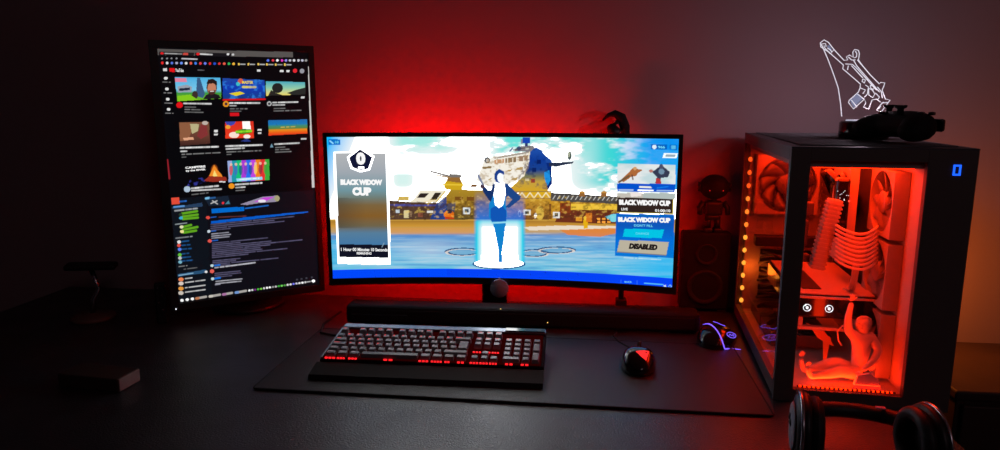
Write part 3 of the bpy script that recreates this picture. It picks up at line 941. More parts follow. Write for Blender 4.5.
    p.ell(226, 104, 3.1, 3.0, (225, 145, 30)); p.ell(226, 104, 1.4, 1.4, (60, 40, 60)); p.words(230, 103, 261, 103, 1.6, (240, 240, 240), 25); p.words(230, 105.7, 236, 105.7, 1.2, (210, 210, 210), 26); p.words(230.4, 108.8, 247, 108.8, 1, (130, 130, 130), 27); p.words(230.4, 111.2, 241, 111.2, 1, (120, 120, 120), 28); p.rect(230, 112.6, 239, 116, (210, 20, 30))
    p.ell(269.3, 103.7, 2.8, 2.8, (60, 60, 65)); p.ring(269.3, 103.7, 2.3, 2.3, .4, (190, 190, 190)); p.words(273, 102.6, 298, 102, 1.4, (235, 235, 235), 29); p.words(273, 105, 286, 104.8, 1.3, (215, 215, 215), 30); p.words(274, 108.6, 285, 108.3, 1, (130, 130, 130), 31); p.words(274, 111, 301, 110.3, 1, (130, 130, 130), 32)
    # second row
    T = [(179.2, 122.2), (209, 121.7), (210, 143.6), (180.2, 146)]
    p.vgrad(T, [(121, (120, 78, 55)), (135, (105, 62, 48)), (146, (60, 35, 32))]); p.poly([(179.4, 123), (190, 122.5), (192, 131), (188, 140), (180, 141)], (140, 90, 62)); p.poly([(190, 124), (199, 124), (198, 131), (192, 134)], (185, 175, 130)); p.poly([(201, 124), (207, 126), (208, 135), (201, 139), (197, 136)], (130, 50, 50)); p.poly([(183, 138), (193, 137), (194, 139.5), (184, 140.5)], (225, 165, 130)); p.ell(205, 123, 3, 2, (190, 175, 165))
    p.rect(214, 130, 217.6, 132.2, (225, 225, 225)); p.rect(214, 133.6, 217.8, 135.4, (215, 215, 215))
    T = [(225, 121.7), (253.5, 121.2), (254, 138), (225.5, 138.4)]
    p.vgrad(T, [(121, (215, 45, 30)), (138, (235, 60, 30))]); p.poly([(225, 121.7), (236, 121.5), (234, 124.5), (228, 127)], (60, 70, 170)); p.poly([(242, 121.6), (250, 121.4), (251, 131), (243, 131)], (250, 240, 235)); p.ell(234, 135, 5, 3, (250, 225, 210)); p.ell(247, 136.5, 3.5, 2, (250, 240, 230)); p.ell(228, 127, 2.5, 2, (240, 160, 50))
    p.poly([(235, 131), (243, 128.8), (252, 129.5), (251.5, 132.7), (243, 134), (236, 133.5)], (30, 120, 30)); p.words(236.5, 131.9, 251, 131, 2.2, (150, 235, 40), 20); p.poly([(240, 141.5), (247, 138.5), (251, 141.5)], (40, 55, 130)); p.rect(257.5, 129, 261.4, 130.8, (225, 225, 225)); p.rect(258, 132.3, 261.4, 134, (215, 215, 215))
    T = [(268.3, 120.3), (307, 119.4), (307.5, 133.4), (268.7, 135.6)]
    Yt = PY + (PX - 268) * .03
    cols = [(120, (30, 105, 175)), (124.5, (20, 120, 185)), (126.5, (60, 140, 110)), (129, (90, 130, 60)), (130.2, (230, 140, 30)), (133, (235, 90, 25)), (136, (225, 40, 30))]
    cc = np.array([lin(c[1]) for c in cols]); colr = np.stack([np.interp(Yt, [c[0] for c in cols], cc[:, k]) for k in range(3)], -1); p.put(p.inside(T), colr)
    p.words(281, 127.3, 295, 126.6, .9, (230, 190, 80), 33); p.rect(301, 138, 306.5, 139.6, (190, 190, 190))
    p.words(180.6, 147.9, 218, 146.7, 1.6, (240, 240, 240), 34); p.words(181, 151.4, 186.6, 151.2, 1.4, (225, 225, 225), 35); p.words(182, 154.4, 220, 152.6, 1, (140, 140, 140), 36); p.words(182, 157.2, 186, 157, .9, (130, 130, 130), 37)
    p.words(226, 146.2, 262, 144.9, 1.6, (240, 240, 240), 38); p.words(226.4, 149, 244.6, 148, 1.5, (230, 230, 230), 39); p.words(227, 152, 261, 150.6, 1, (140, 140, 140), 40); p.words(227, 154.5, 231, 154.3, .9, (130, 130, 130), 41)
    p.poly([(270, 147.6), (271.6, 143.6), (273.4, 147.2)], (110, 150, 170)); p.words(275, 144.2, 299, 143, 1.5, (235, 235, 235), 42); p.words(275.6, 147.6, 285, 147, 1, (130, 130, 130), 43); p.words(275.6, 149.8, 289, 149.2, 1, (130, 130, 130), 44); p.words(275.6, 152.2, 291, 151.5, 1, (140, 140, 140), 45)
    p.line(167.4, 160, 169.4, 178.5, 1.8, (140, 30, 40))
    # third row
    p.ell(214.5, 171, 4, 7, (225, 110, 30), .9, soft=.6); p.poly([(208, 178), (212, 170), (214, 164.8), (217.5, 170), (221, 174), (224, 179)], (240, 140, 40)); p.poly([(212.5, 177), (214.3, 170), (217.5, 176)], (250, 220, 120)); p.poly([(204, 181), (209, 176), (226, 177), (227, 180.5), (214, 182)], (150, 45, 30)); p.noise(.3, .3, 2)
    p.put(p.inside([(187, 186), (190, 180), (205, 177), (206, 182), (196, 185.5)]) * np.clip((nn - .42) * 6, 0, 1), (50, 55, 150), .9); p.rect(219.4, 181.2, 225.4, 182.4, (225, 225, 225))
    T = [(227.4, 161), (269.2, 159), (269.6, 180), (228.7, 182.4)]
    k_ = p.inside(T)
    for i, c in enumerate(((150, 170, 220), (30, 150, 170), (20, 190, 120), (170, 60, 210), (40, 110, 235), (190, 70, 220), (240, 130, 30), (225, 50, 50), (60, 170, 60))):
        p.put(k_ * ((PX >= 227 + 4.75 * i) & (PX < 232 + 4.75 * i)), c)
    for i, c in enumerate(((210, 60, 50), (60, 110, 190), (20, 90, 130), (120, 60, 190), (30, 70, 160), (250, 210, 90), (140, 40, 60), (60, 160, 60))):
        p.ell(231 + 4.9 * i, 170 - .2 * i, 1.8, 5.5, c, .8); p.ell(231 + 4.9 * i, 164.5 - .2 * i, 1.3, 1.5, (235, 200, 170), .8)
    p.poly([(236, 178.5), (262, 176.6), (262.5, 179.5), (237, 181.4)], (150, 215, 245)); p.words(240, 179.4, 259, 178.2, 1, (255, 255, 255), 47)
    p.ell(187.2, 189.2, 3.2, 3.1, (175, 195, 215)); p.words(191.6, 188.4, 218, 185.9, 1.7, (240, 240, 240), 48); p.words(191.8, 190.6, 223, 189, 1.5, (225, 225, 225), 49); p.words(192, 194.6, 208, 192.8, 1, (130, 130, 130), 50)
    p.ell(231.6, 186, 3, 2.7, (240, 150, 30)); p.words(235.6, 184.6, 261.6, 182.9, 1.6, (235, 235, 235), 51); p.words(236, 187.6, 245, 187, 1.4, (225, 225, 225), 52); p.words(236, 190.6, 245, 190, .9, (130, 130, 130), 53)
    p.poly([(308, 66.5), (310.2, 67), (314.6, 187.4), (312.0, 187.6)], (205, 200, 196))
    # chat window in the lower half
    low = p.inside([(168, 199), (316, 190), (318, 282), (178, 304)])
    p.put(low, (14, 14, 22), .9)
    p.put(p.inside([(168, 199), (206, 196), (212, 297), (178, 304)]), (13, 18, 26), 1)
    p.poly([(171.4, 198), (179, 197.3), (179.6, 204), (172, 204.6)], (225, 75, 55)); p.words(180, 201.6, 186, 201, 1.6, (40, 110, 210), 54)
    p.poly([(171.6, 207.6), (202, 202.6), (203, 206.4), (173, 209)], (38, 62, 92)); p.line(174, 207, 184, 206, 1.6, (90, 150, 215))
    p.poly([(205, 198.8), (228, 195.6), (231, 205), (209, 206.2)], (22, 34, 50)); p.line(206, 198.4, 209, 198, 2.2, (120, 190, 230)); p.line(210, 198.2, 215, 197.6, 1.6, (40, 90, 150)); p.line(211, 203.5, 217, 200.8, 1, (190, 190, 190)); p.line(212.5, 200.8, 217.5, 204, 1, (190, 190, 190)); p.ell(223, 203, 1.2, 1.2, (235, 50, 60)); p.poly([(225, 204.3), (228.5, 200.3), (230, 204)], (70, 130, 150))
    p.poly([(240, 204.4), (253, 200), (262, 197), (276, 195.6), (280, 198), (276, 201.6), (262, 202.6), (247, 205)], (150, 140, 165)); p.poly([(254, 202), (264, 197.4), (274, 197), (266, 201)], (200, 70, 215)); p.ell(277, 198.4, 2.6, 3, (165, 160, 120)); p.ell(262, 201, 4, 1.5, (235, 230, 240))
    p.poly([(211.6, 208.9), (244, 206.7), (244.4, 210.8), (212, 213.2)], (0, 105, 205)); p.words(245.5, 208.4, 268.6, 205.4, 1.3, (25, 110, 210), 55, fill=.95)
    p.words(175, 210.8, 197, 208.4, 1.6, (170, 175, 180), 56)
    for a in ((179, 213.6, 198, 211.2), (179.6, 216.6, 198.6, 214.6), (180, 219, 198.8, 217.6), (179.8, 227, 192, 225), (180, 229.8, 198.4, 227), (180.6, 232.6, 197, 230.6)):
        p.line(a[0] + 3, a[1], a[2] - 1, a[3], 2.3, (95, 165, 30))
    for x, y, c in ((180.6, 214.6, (40, 60, 40)), (181, 218, (60, 170, 210)), (181.6, 227, (225, 225, 180)), (182, 231.6, (240, 225, 150)), (179, 242, (225, 225, 225)), (179, 245.4, (225, 80, 70)), (179.6, 249.4, (90, 130, 240)), (179.8, 254.8, (100, 190, 60)), (180, 258, (190, 190, 190)), (180.2, 262, (120, 180, 200))):
        p.ell(x, y, 1.9, 1.6, c)
    p.words(175.5, 224.4, 187.6, 222.8, 1.1, (150, 160, 165), 57); p.words(176, 238.2, 192, 236.4, 1.2, (150, 155, 160), 58)
    for k, y in enumerate((241.6, 245.4, 249.2, 254, 257.6, 261)):
        p.words(182, y, 188.6 + (k % 3) * 1.8, y - .8, 1.4, (30, 90, 150), 60 + k)
    p.words(179, 266.6, 187, 265.6, .9, (150, 150, 150), 66); p.words(184, 269.2, 197, 267.6, .9, (110, 110, 110), 67)
    p.poly([(177.6, 274.2), (206, 269.4), (207.4, 272.6), (178, 276.6)], (40, 80, 115)); p.line(179, 275.4, 193, 273.2, 1, (130, 175, 205)); p.ell(206, 271.8, 1.4, 1.2, (225, 225, 225))
    for k, (y, c) in enumerate(((279.4, (235, 130, 80)), (283.4, (215, 200, 190)), (288.6, (225, 150, 60)), (293, (200, 190, 180)))):
        p.ell(181, y, 2.6, 1.9, c); p.words(185.4, y - .8, 192 + (k > 0) * 13, y - 1.6 - (k > 0) * 1.8, 1.1, (215, 215, 215), 70 + k)
    # messages
    p.ell(208, 217.6, 2, 1.6, (225, 75, 65)); p.words(211, 217.4, 216, 216.8, 1, (40, 110, 220), 80); p.words(219, 217.2, 246, 216, .9, (120, 60, 60), 81)
    p.poly([(211, 221.2), (262, 215.4), (308, 211.4), (308, 212.6), (250, 219.6), (211, 223.8)], (5, 90, 200))
    def block(x0, y0, rows, step, seed, c=(92, 88, 118)):
        for k, x1 in enumerate(rows):
            p.words(x0, y0 + step * k, x1, y0 + step * k - (x1 - x0) * .098, 1.05, c, seed + k, a=.95, fill=.97)
    block(211, 224.6, (294, 274, 284, 230), 1.9, 90)
    p.ell(208.8, 231.4, 1.6, 1.4, (200, 215, 225)); p.words(211.6, 231.2, 217, 230.6, 1, (40, 110, 220), 95); block(211.8, 234, (228.4, 230.4), 2.2, 96, (165, 165, 180))
    p.words(211.8, 238.2, 229, 236.6, 1.1, (165, 165, 180), 99)
    p.ell(209.8, 241, 2, 1.7, (225, 85, 75)); p.words(212, 240.8, 217.6, 240.2, 1, (40, 110, 220), 100); block(212.4, 243.2, (268, 240, 271, 302, 270, 260, 262, 287, 248), YW, 101)
    block(213, 261, (240, 236, 278, 230), 1.7, 112)
    p.ell(212, 265.6, 1.7, 1.4, (190, 215, 220)); p.line(214.8, 265.6, 219.6, 264.9, 1.6, (15, 110, 215)); p.words(215, 267.8, 255, 262.6, 1.3, (205, 205, 215), 120)
    p.ell(212, 271.2, 2.2, 1.9, (230, 95, 85)); block(215, 273.4, (240, 241, 232), 1.9, 121)
    p.ell(212.6, 278.8, 1.7, 1.4, (190, 215, 220)); p.line(215, 278.6, 220, 277.9, 1.8, (15, 110, 215)); block(216, 281.4, (242, 241), 2.2, 125, (185, 185, 195))
    p.line(215.5, 284.6, 220, 284, 1.2, (150, 150, 165))
    for x in (297, 301.6, 306.4, 312):
        p.ell(x, 279.6 - (x - 297) * .15, 1.1, .9, (60, 60, 70))
    # task bar
    p.put((Hh < .0085).astype(float), (8, 8, 12))
    ty = lambda x: 300.4 - (x - 182) * .1475
    for x in (182, 187.3, 192.4):
        p.ell(x, ty(x), 1.7, 1.4, (235, 235, 235))
    for x0, x1, c in ((195.5, 207, (190, 120, 80)), (209, 221, (200, 195, 185)), (222.4, 233, (170, 110, 160)), (235, 247, (110, 150, 210))):
        p.line(x0 + 1, ty(x0), x1 - 1, ty(x1), 2.2, (170, 165, 160)); p.line(x0 + .8, ty(x0), x0 + 3, ty(x0 + 2), 2.4, c)
    tc = [(235, 235, 235), (210, 210, 210), (120, 50, 130), (70, 180, 60), (120, 200, 70), (210, 210, 210), (235, 235, 235), (235, 235, 235), (150, 150, 150), (190, 190, 190), (60, 170, 60), (110, 210, 90), (80, 150, 70), (220, 220, 220), (225, 225, 225), (120, 120, 240), (200, 200, 220), (225, 225, 225), (235, 235, 235), (200, 200, 200)]
    for k, c in enumerate(tc):
        x = 249.3 + 2.95 * k
        p.ell(x, ty(x), 1.15, 1.0, c)
    p.ell(313.4, ty(313.4), 1.7, 1.4, (240, 240, 240)); p.words(307, ty(307), 310.6, ty(310.6), 1, (220, 220, 220), 130)
    return p.c


screen_mesh('display', 340, 600, WP, HP, lambda s, h: pos_p(s, h), paint_tall, PM, Z0P, 1.0)
LM = [m_white, emat('text_yellow', lin((245, 215, 60)), 1.0)]
pp = lambda a, b, c: placer(pos_p, PM, a, b, c, -0.0007)
for body, q, fat, mi in (('YouTube', ((175.2, 68.5), (183.4, 68.7), (175.4, 71.9)), .02, 0), ('MASTER', ((242, 80.8), (253, 80.9), (242.2, 83.8)), .03, 1),
                         ('CAMPFIRE', ((185.2, 166.8), (205.2, 165.2), (185.6, 169.0)), .04, 0), ('by the RIVER', ((185.8, 170), (205.4, 168.4), (186.2, 172.2)), .04, 0)):
    L = Lettering(LM)
    L.add(body, pp(*q), fat, mi=mi)
    L.build('lettering', PM)

# ================================================================== KEYBOARD
kb = thing('keyboard', 'wide black mechanical keyboard with red glowing keys and a wrist rest, on the mat', 'keyboard', (-0.142, 1.222, 0.0045), R(-5.6))
# local: x -0.222..0.222, y 0 (wrist rest front) .. 0.235
KT = R(6.0)
KW = 0.222
wr = MB()
wr.prism([(0, 0), (0.004, 0.009), (0.047, 0.017), (0.053, 0.016), (0.053, 0)], -KW - .004, KW, mx=Matrix(((0, 0, 1, 0), (1, 0, 0, 0), (0, 1, 0, 0), (0, 0, 0, 1))))
wr.build('wrist_rest', M['blk_matte'], kb)
KM = TR(0, .055, .006, rx=KT)     # keyboard plate frame: x right, y back, z up


def kp(name, mb, m, parent=kb):
    return mb.build(name, m, parent)


b = MB()
b.box(-KW, KW, 0, .160, 0, .015, .003, mx=KM)
kp('body', b, M['deck'])
b = MB()
b.box(-KW + .004, KW - .001, .142, .1595, .0152, .0205, .001, mx=KM)
b.box(-KW + .001, -KW + .005, .004, .141, .0152, .019, .0006, mx=KM)
kp('top_metal_strip', b, M['grey_metal'])
b = MB()
b.box(.135, KW - .003, .1435, .158, .0206, .0225, .0008, mx=KM)
kp('media_panel', b, M['blk_gloss'])
MB().box(-KW + .006, KW - .006, .004, .139, .0152, .0158, mx=KM).build('backlight', M['e_underglow'], kb)
for sx in (-1, 1):
    MB().box(sx * .19 - .012, sx * .19 + .012, .183, .203, .0, .016, .002).build('foot', M['rubber'], kb)

U = 0.01895
X0 = -KW + .0075
rows = []          # (row, x in units, width in units, legend)
r5 = [(0, 1, 'Esc')] + [(2 + i, 1, 'F%d' % (i + 1)) for i in range(4)] + [(6.5 + i, 1, 'F%d' % (i + 5)) for i in range(4)] + [(11 + i, 1, 'F%d' % (i + 9)) for i in range(4)]
nav0, pad0 = 15.25, 18.5
r5 += [(nav0 + i, 1, s) for i, s in enumerate(('Prt', 'Scr', 'Pau'))]
r4 = [(i, 1, s) for i, s in enumerate('`1234567890-=')] + [(13, 2, 'Back')] + [(nav0 + i, 1, s) for i, s in enumerate(('Ins', 'Hm', 'Up'))] + [(pad0 + i, 1, s) for i, s in enumerate(('N', '/', '*', '-'))]
r3 = [(0, 1.5, 'Tab')] + [(1.5 + i, 1, s) for i, s in enumerate('QWERTYUIOP[]')] + [(nav0 + i, 1, s) for i, s in enumerate(('Del', 'End', 'Dn'))] + [(pad0 + i, 1, s) for i, s in enumerate('789')]
r2 = [(0, 1.75, 'Caps')] + [(1.75 + i, 1, s) for i, s in enumerate("ASDFGHJKL;'#")] + [(pad0 + i, 1, s) for i, s in enumerate('456')]
r1 = [(0, 1.25, 'Shift'), (1.25, 1, '\\')] + [(2.25 + i, 1, s) for i, s in enumerate('ZXCVBNM,./')] + [(12.25, 2.75, 'Shift'), (nav0 + 1, 1, '^')] + [(pad0 + i, 1, s) for i, s in enumerate('123')]
r0 = [(0, 1.25, 'Ctrl'), (1.25, 1.25, 'Win'), (2.5, 1.25, 'Alt'), (3.75, 6.25, ''), (10, 1.25, 'Alt'), (11.25, 1.25, 'Win'), (12.5, 1.25, 'Fn'), (13.75, 1.25, 'Ctrl'), (nav0, 1, '<'), (nav0 + 1, 1, 'v'), (nav0 + 2, 1, '>'), (pad0, 2, '0'), (pad0 + 2, 1, '.')]
ky = [0.014 + U * .985 * k for k in range(5)] + [0.014 + U * .985 * 5 + .0085]
keys = []
for r, row in enumerate((r0, r1, r2, r3, r4, r5)):
    for x, w, s in row:
        keys.append((x, ky[r], w, 1, s, r))
keys.append((13.6, ky[2] + U * .5, 1.3, 2, 'Enter', 2.5))
keys.append((pad0 + 3, ky[2] + U * .5, 1, 2, '+', 2.5))
keys.append((pad0 + 3, ky[0] + U * .5, 1, 2, 'Enter', .5))
keys.sort(key=lambda k: k[5])
legend_mats = [emat('key_legend_red', (1.0, 0.05, 0.06), 1.0), emat('key_legend_pale', (0.85, 0.62, 0.70), 0.42)]
L = Lettering(legend_mats)
rest = MB()
SC = 2 * (KW - .0075) / (22.5 * U)
shared = {}
for i, (x, y, w, hh, s, r) in enumerate(keys):
    cx = X0 + (x + w / 2) * U * SC
    ww, dd = w * U * SC - .0036, hh * U - .0040
    tw, td = ww - .0040, dd - .0040
    tz = .0100 + .0006 * r
    if i < 100:
        k = ('%.2f' % w, hh, r)
        if k not in shared:
            mb = MB()
            mb.frustum(0, 0, 0.0022, tz, ww, dd, tw, td, dy=.0008)
            es = [e for e in mb.bm.edges]
            bmesh.ops.bevel(mb.bm, geom=es, offset=.0006, segments=1, affect='EDGES')
            o = mb.build('keycap', M['key'], kb)
            shared[k] = o.data
        else:
            o = bpy.data.objects.new('keycap', shared[k])
            C.objects.link(o)
            o.parent = kb
        o.matrix_local = KM @ TR(cx, y, .0152)
    else:
        rest.frustum(cx, y, .0174, .0152 + tz, ww, dd, tw, td, dy=.0008, mx=KM)
    if s:
        lw = min(tw * .62, .0028 * max(1, len(s)) + .001)
        lh = .0042 if len(s) == 1 else .0030
        zt = .0152 + tz + .00015
        ax = cx - tw / 2 + .0012
        ay = y + .0008 + td / 2 - .0012 - lh
        left = (x < 5.5 and r >= 2) or (r in (2, 3, 4) and x < 1)
        mi = 0 if (left or r >= 4 and random.random() < .65) else 1
        if s not in ('-', "'", '.', ',', '`', '^'):
            L.add(s, (lambda fx, fy, ax=ax, ay=ay, lw=lw, lh=lh, zt=zt: tuple(KM @ Vector((ax + fx * lw, ay + fy * lh, zt)))), .03, mi=mi)
o = rest.build('keycap_remainder', M['key'], kb)
o['kind'] = 'stuff'
L.build('key_legends', kb)
# light that leaks out in front of the lowest keys
def leak(x0, x1, y, n):
    b = MB()
    for k in range(n):
        a = x0 + (x1 - x0) * (k + .12) / n
        c = x0 + (x1 - x0) * (k + .80) / n
        b.box(X0 + a * U * SC, X0 + c * U * SC, y - .0012, y + .0012, .0153, .0182, mx=KM)
    b.build('key_light', M['e_red_soft'], kb)['label'] = 'small red lights below the keys'


yf = ky[0] - U / 2 - .0008
leak(.1, 1.3, yf, 3); leak(1.4, 2.3, yf, 3); leak(2.6, 3.6, yf, 3)
leak(6.3, 7.4, yf, 2); leak(10.0, 11.1, yf, 3); leak(11.3, 12.5, yf, 4); leak(12.7, 13.3, yf, 2); leak(14, 14.8, yf, 2)
leak(nav0 + .05, nav0 + 1, yf, 3); leak(nav0 + 1.05, nav0 + 2, yf, 3); leak(nav0 + 2.05, nav0 + 2.9, yf, 3)
leak(pad0 + .4, pad0 + 1.3, yf, 2); leak(pad0 + 2, pad0 + 2.9, yf, 2)
yn = ky[2] - U * .1
leak(nav0 + .05, nav0 + 1, yn, 3); leak(nav0 + 1.05, nav0 + 2, yn, 3); leak(nav0 + 2.05, nav0 + 2.9, yn, 3)
MB().tube([(-.10, .212, .012), (-.12, .226, .0045), (-.16, .233, .0025), (-.24, .236, .0025), (-.295, .26, .0025), (-.31, .32, .0022), (-.30, .42, .0022)], .0025).build('cable', M['rubber'], kb)

# low bar behind the keyboard
t = thing('desk_soundbar', 'long low black soundbar lying behind the keyboard under the wide monitor', 'soundbar', (0.045, 1.545, 0), R(-5.0))
MB().box(-.415, .415, 0, .06, .004, .050, .010, 3).build('body', M['blk_matte'], t)
MB().box(-.400, .400, -.0012, .002, .012, .040, .001).build('speaker_grille', M['rubber'], t)
MB().box(-.400, -.265, -.0022, -.0008, .028, .0295).build('bar_highlight', M['grey_metal'], t)  # grey strip put in for the highlight along the bar's edge
MB().ball((-.044, .003, .0495), .0013, seg=8).build('power_light', M['e_yellow'], t)['label'] = 'tiny yellow power light'
MB().ball((.066, -.002, .021), .0013, seg=8).build('power_light', M['e_yellow'], t)
for sx in (-.36, .36):
    MB().box(sx - .012, sx + .012, .012, .048, 0.0005, .0045).build('foot', M['rubber'], t)


# ================================================================== MOUSE (front)
def mouse_body(L_, W_, H_, waist=.1, nose=.75):
    bm = bmesh.new()
    nu, nv = 28, 18
    g = []
    for i in range(nu + 1):
        a = i / nu
        y = -L_ / 2 + L_ * (1 - math.cos(PI * a)) / 2
        e = math.sqrt(max(0, 1 - abs(2 * y / L_) ** 2.6))
        w = W_ / 2 * e * (1 - waist * math.exp(-((y - .12 * L_) / (.2 * L_)) ** 2))
        hump = math.exp(-((y + .12 * L_) / (.52 * L_)) ** 2)
        row = []
        for j in range(nv + 1):
            th = PI * j / nv
            x = w * math.copysign(abs(math.cos(th)) ** .75, math.cos(th))
            z = H_ * hump * (e ** .55) * (math.sin(th) ** .62) * (1 if y < 0 else 1 - (1 - nose) * (y / (L_ / 2)) ** 2)
            row.append(bm.verts.new((x, y, max(z, 0) + .0015)))
        g.append(row)
    for a, c in zip(g, g[1:]):
        for j in range(nv):
            f = bm.faces.new((a[j], a[j + 1], c[j + 1], c[j]))
            f.smooth = True
    f = bm.faces.new([r[0] for r in g] + [r[-1] for r in g[::-1]])
    bmesh.ops.remove_doubles(bm, verts=bm.verts[:], dist=1e-6)
    mb = MB()
    mb.bm.free()
    mb.bm = bm
    return mb


def on_shell(body, root, pts, lift=.0012):
    """points of the shell seen at these picture points"""
    from mathutils.bvhtree import BVHTree
    rz = root.rotation_euler.z
    W = TR(root.location.x, root.location.y, root.location.z - ZD, rz=rz)
    Wi = W.inverted()
    me = body.data
    bv = BVHTree.FromPolygons([v.co for v in me.vertices], [list(p.vertices) for p in me.polygons])
    out = []
    for px, py in pts:
        d = Vector(ray(px, py)).normalized()
        o = Wi @ Vector((0, 0, HC))
        dl = Wi.to_3x3() @ d
        h = bv.ray_cast(o, dl)
        if h[0] is None:
            t_ = (-HC + .004 - (root.location.z - ZD) * 0) / d.z
            h0 = Wi @ (Vector((0, 0, HC)) + d * t_)
            out.append(h0)
        else:
            n = h[1] if h[1].dot(dl) < 0 else -h[1]
            out.append(h[0] + n * lift)
    return out


ms = thing('gaming_mouse', 'black wired gaming mouse with a small red light, on the mat right of the keyboard', 'mouse', (0.279, 1.318, .0045), R(-12))
mouse_body(.122, .070, .040).build('body', M['blk_gloss'], ms)
MB().lathe([(0, -.004), (.0095, -.004), (.0105, -.002), (.0105, .002), (.0095, .004), (0, .004)], 24, mx=TR(0, .034, .0285, ry=PI / 2), cap=False).build('scroll_wheel', M['rubber'], ms)
tri = on_shell(bpy.data.objects['gaming_mouse'].children[0], ms, [(636, 351.5), (640, 351), (644.5, 350.8), (649, 351.5), (647.5, 356), (646, 360.5), (641, 356.3)], .0010)
mb = MB()
ctr = sum(tri, Vector()) / len(tri)
cv = mb.bm.verts.new(ctr + Vector((0, 0, .0008)))
tv = [mb.bm.verts.new(p) for p in tri]
tb = [mb.bm.verts.new(p - Vector((0, 0, .002))) for p in tri]
for q in range(len(tri)):
    r_ = (q + 1) % len(tri)
    mb.bm.faces.new((cv, tv[q], tv[r_]))
    mb.bm.faces.new((tv[q], tb[q], tb[r_], tv[r_]))
mb.build('red_light', M['e_logo'], ms)['label'] = 'triangular red light on the right button'
MB().prism([(-.0006, .012), (.0006, .012), (.0006, .055), (-.0006, .055)], 0, .0006, mx=TR(0, 0, .0365, rx=R(-10))).build('button_gap', M['rubber'], ms)
cab = [(0, .060, .010), (-.004, .072, .004), (-.02, .095, .0005), (-.045, .13, .0005), (-.058, .165, .0005), (-.052, .188, .0005)]
MB().tube(cab, .0019).build('cable', M['rubber'], ms)

# second mouse with purple lights, beside the case
pm = thing('purple_lit_mouse', 'black mouse outlined with purple light lines, beside the computer case', 'mouse', (0.482, 1.462, 0), R(-32))
mouse_body(.128, .080, .042, waist=.05).build('body', M['blk_gloss'], pm)
pb = pm.children[0]
arc = on_shell(pb, pm, ((703, 324.5), (706, 323.8), (709, 324.3), (712, 325.8), (715, 328.4), (717.5, 331.5), (720, 336), (722, 341), (723.6, 346), (724.4, 349)))
MB().tube(arc, [.0006, .001] + [.0013] * 7 + [.001], 8).build('light_line', M['e_purple'], pm)
MB().tube(on_shell(pb, pm, ((724.6, 348.7), (730, 348.8), (736, 349.1), (741, 349.5))), [.0013, .0012, .001, .0006], 8).build('light_line', M['e_purple'], pm)
rp = on_shell(pb, pm, [(731 + 4.4 * math.cos(2 * PI * k / 18), 335.2 + 2.6 * math.sin(2 * PI * k / 18) + 1.0 * math.cos(2 * PI * k / 18)) for k in range(18)])
mbk = MB().tube(rp, .0006, 6, closed=True)
mbk.tube(on_shell(pb, pm, ((728.6, 335.8), (729.6, 334), (731, 336), (732.4, 334.6), (733.4, 336.6))), .0006, 6)
mbk.build('logo_light', M['e_purple'], pm)
MB().tube(on_shell(pb, pm, ((713, 321.5), (717, 322.6), (721, 324.5), (725, 326.5))), .0006, 6).build('button_light', M['e_purple'], pm)


# ================================================================== COMPUTER CASE
CA = R(-10.9)
PCW, PCD, PCH = .285, .508, .451
pc = thing('computer_case', 'black glass-sided tower computer glowing red inside, at the right end of the desk', 'computer', (.49, 1.163, 0), CA)
b = MB()
# front frame
b.box(0, .032, 0, .014, .0, PCH - .001, .001)
b.box(.211, PCW, 0, .014, .0, PCH - .001, .001)
b.box(.032, .211, 0, .014, .430, PCH - .001)
b.box(.032, .211, 0, .014, .0, .023)
# left side frame
b.box(0, .012, .014, PCD, .430, PCH - .001)
b.box(0, .012, .014, PCD, .006, .032)
b.box(0, .012, PCD - .012, PCD, .018, .430)
b.build('frame', M['case_paint'], pc)
b = MB()
b.box(.0, PCW, 0.0, PCD, PCH - .001, PCH + .002)
for k in range(34):
    y = .03 + k * .0135
    b.box(.02, PCW - .02, y, y + .006, PCH + .002, PCH + .0042)
b.build('top_panel', mat('top_panel_metal', (0.09, 0.09, 0.10), 0.42, metal=0.3), pc)
MB().box(.012, PCW, .014, PCD - .004, .010, .022).build('bottom_panel', M['case_in'], pc)
MB().box(.012, .213, PCD - .010, PCD - .001, .022, .430).build('rear_panel', M['case_in'], pc)
MB().box(.012, .213, .014, PCD - .012, .418, .430).build('inner_ceiling', M['case_in'], pc)
MB().box(.214, .218, .014, PCD - .012, .022, .430).build('divider', M['case_in'], pc)
MB().box(.279, PCW, .014, PCD, .0, PCH - .001).build('side_panel', M['blk_metal'], pc)
MB().box(.218, .279, PCD - .006, PCD, .022, PCH - .001).build('rear_panel', M['blk_metal'], pc)
for x in (.03, .225):
    for y in (.04, PCD - .04):
        MB().lathe([(0, 0.0003), (.014, 0.0003), (.016, .010), (0, .010)], 20, mx=TR(x, y, 0), cap=False).build('foot', M['rubber'], pc)
MB().box(.0325, .2105, .002, .006, .0235, .4295).build('front_glass', M['glass'], pc)
MB().box(.002, .006, .0145, PCD - .0125, .0325, .4295).build('side_glass', M['glass'], pc)
# power button : blue lit outline
b = MB()
bx0, bx1, bz0, bz1 = .2485, .2600, .4095, .4270
w = .0028
b.box(bx0, bx1, -.0012, .0005, bz0, bz0 + w); b.box(bx0, bx1, -.0012, .0005, bz1 - w, bz1)
b.box(bx0, bx0 + w, -.0012, .0005, bz0, bz1); b.box(bx1 - w, bx1, -.0012, .0005, bz0, bz1)
b.build('power_button', M['e_blue'], pc)['label'] = 'blue lit rectangular power button'
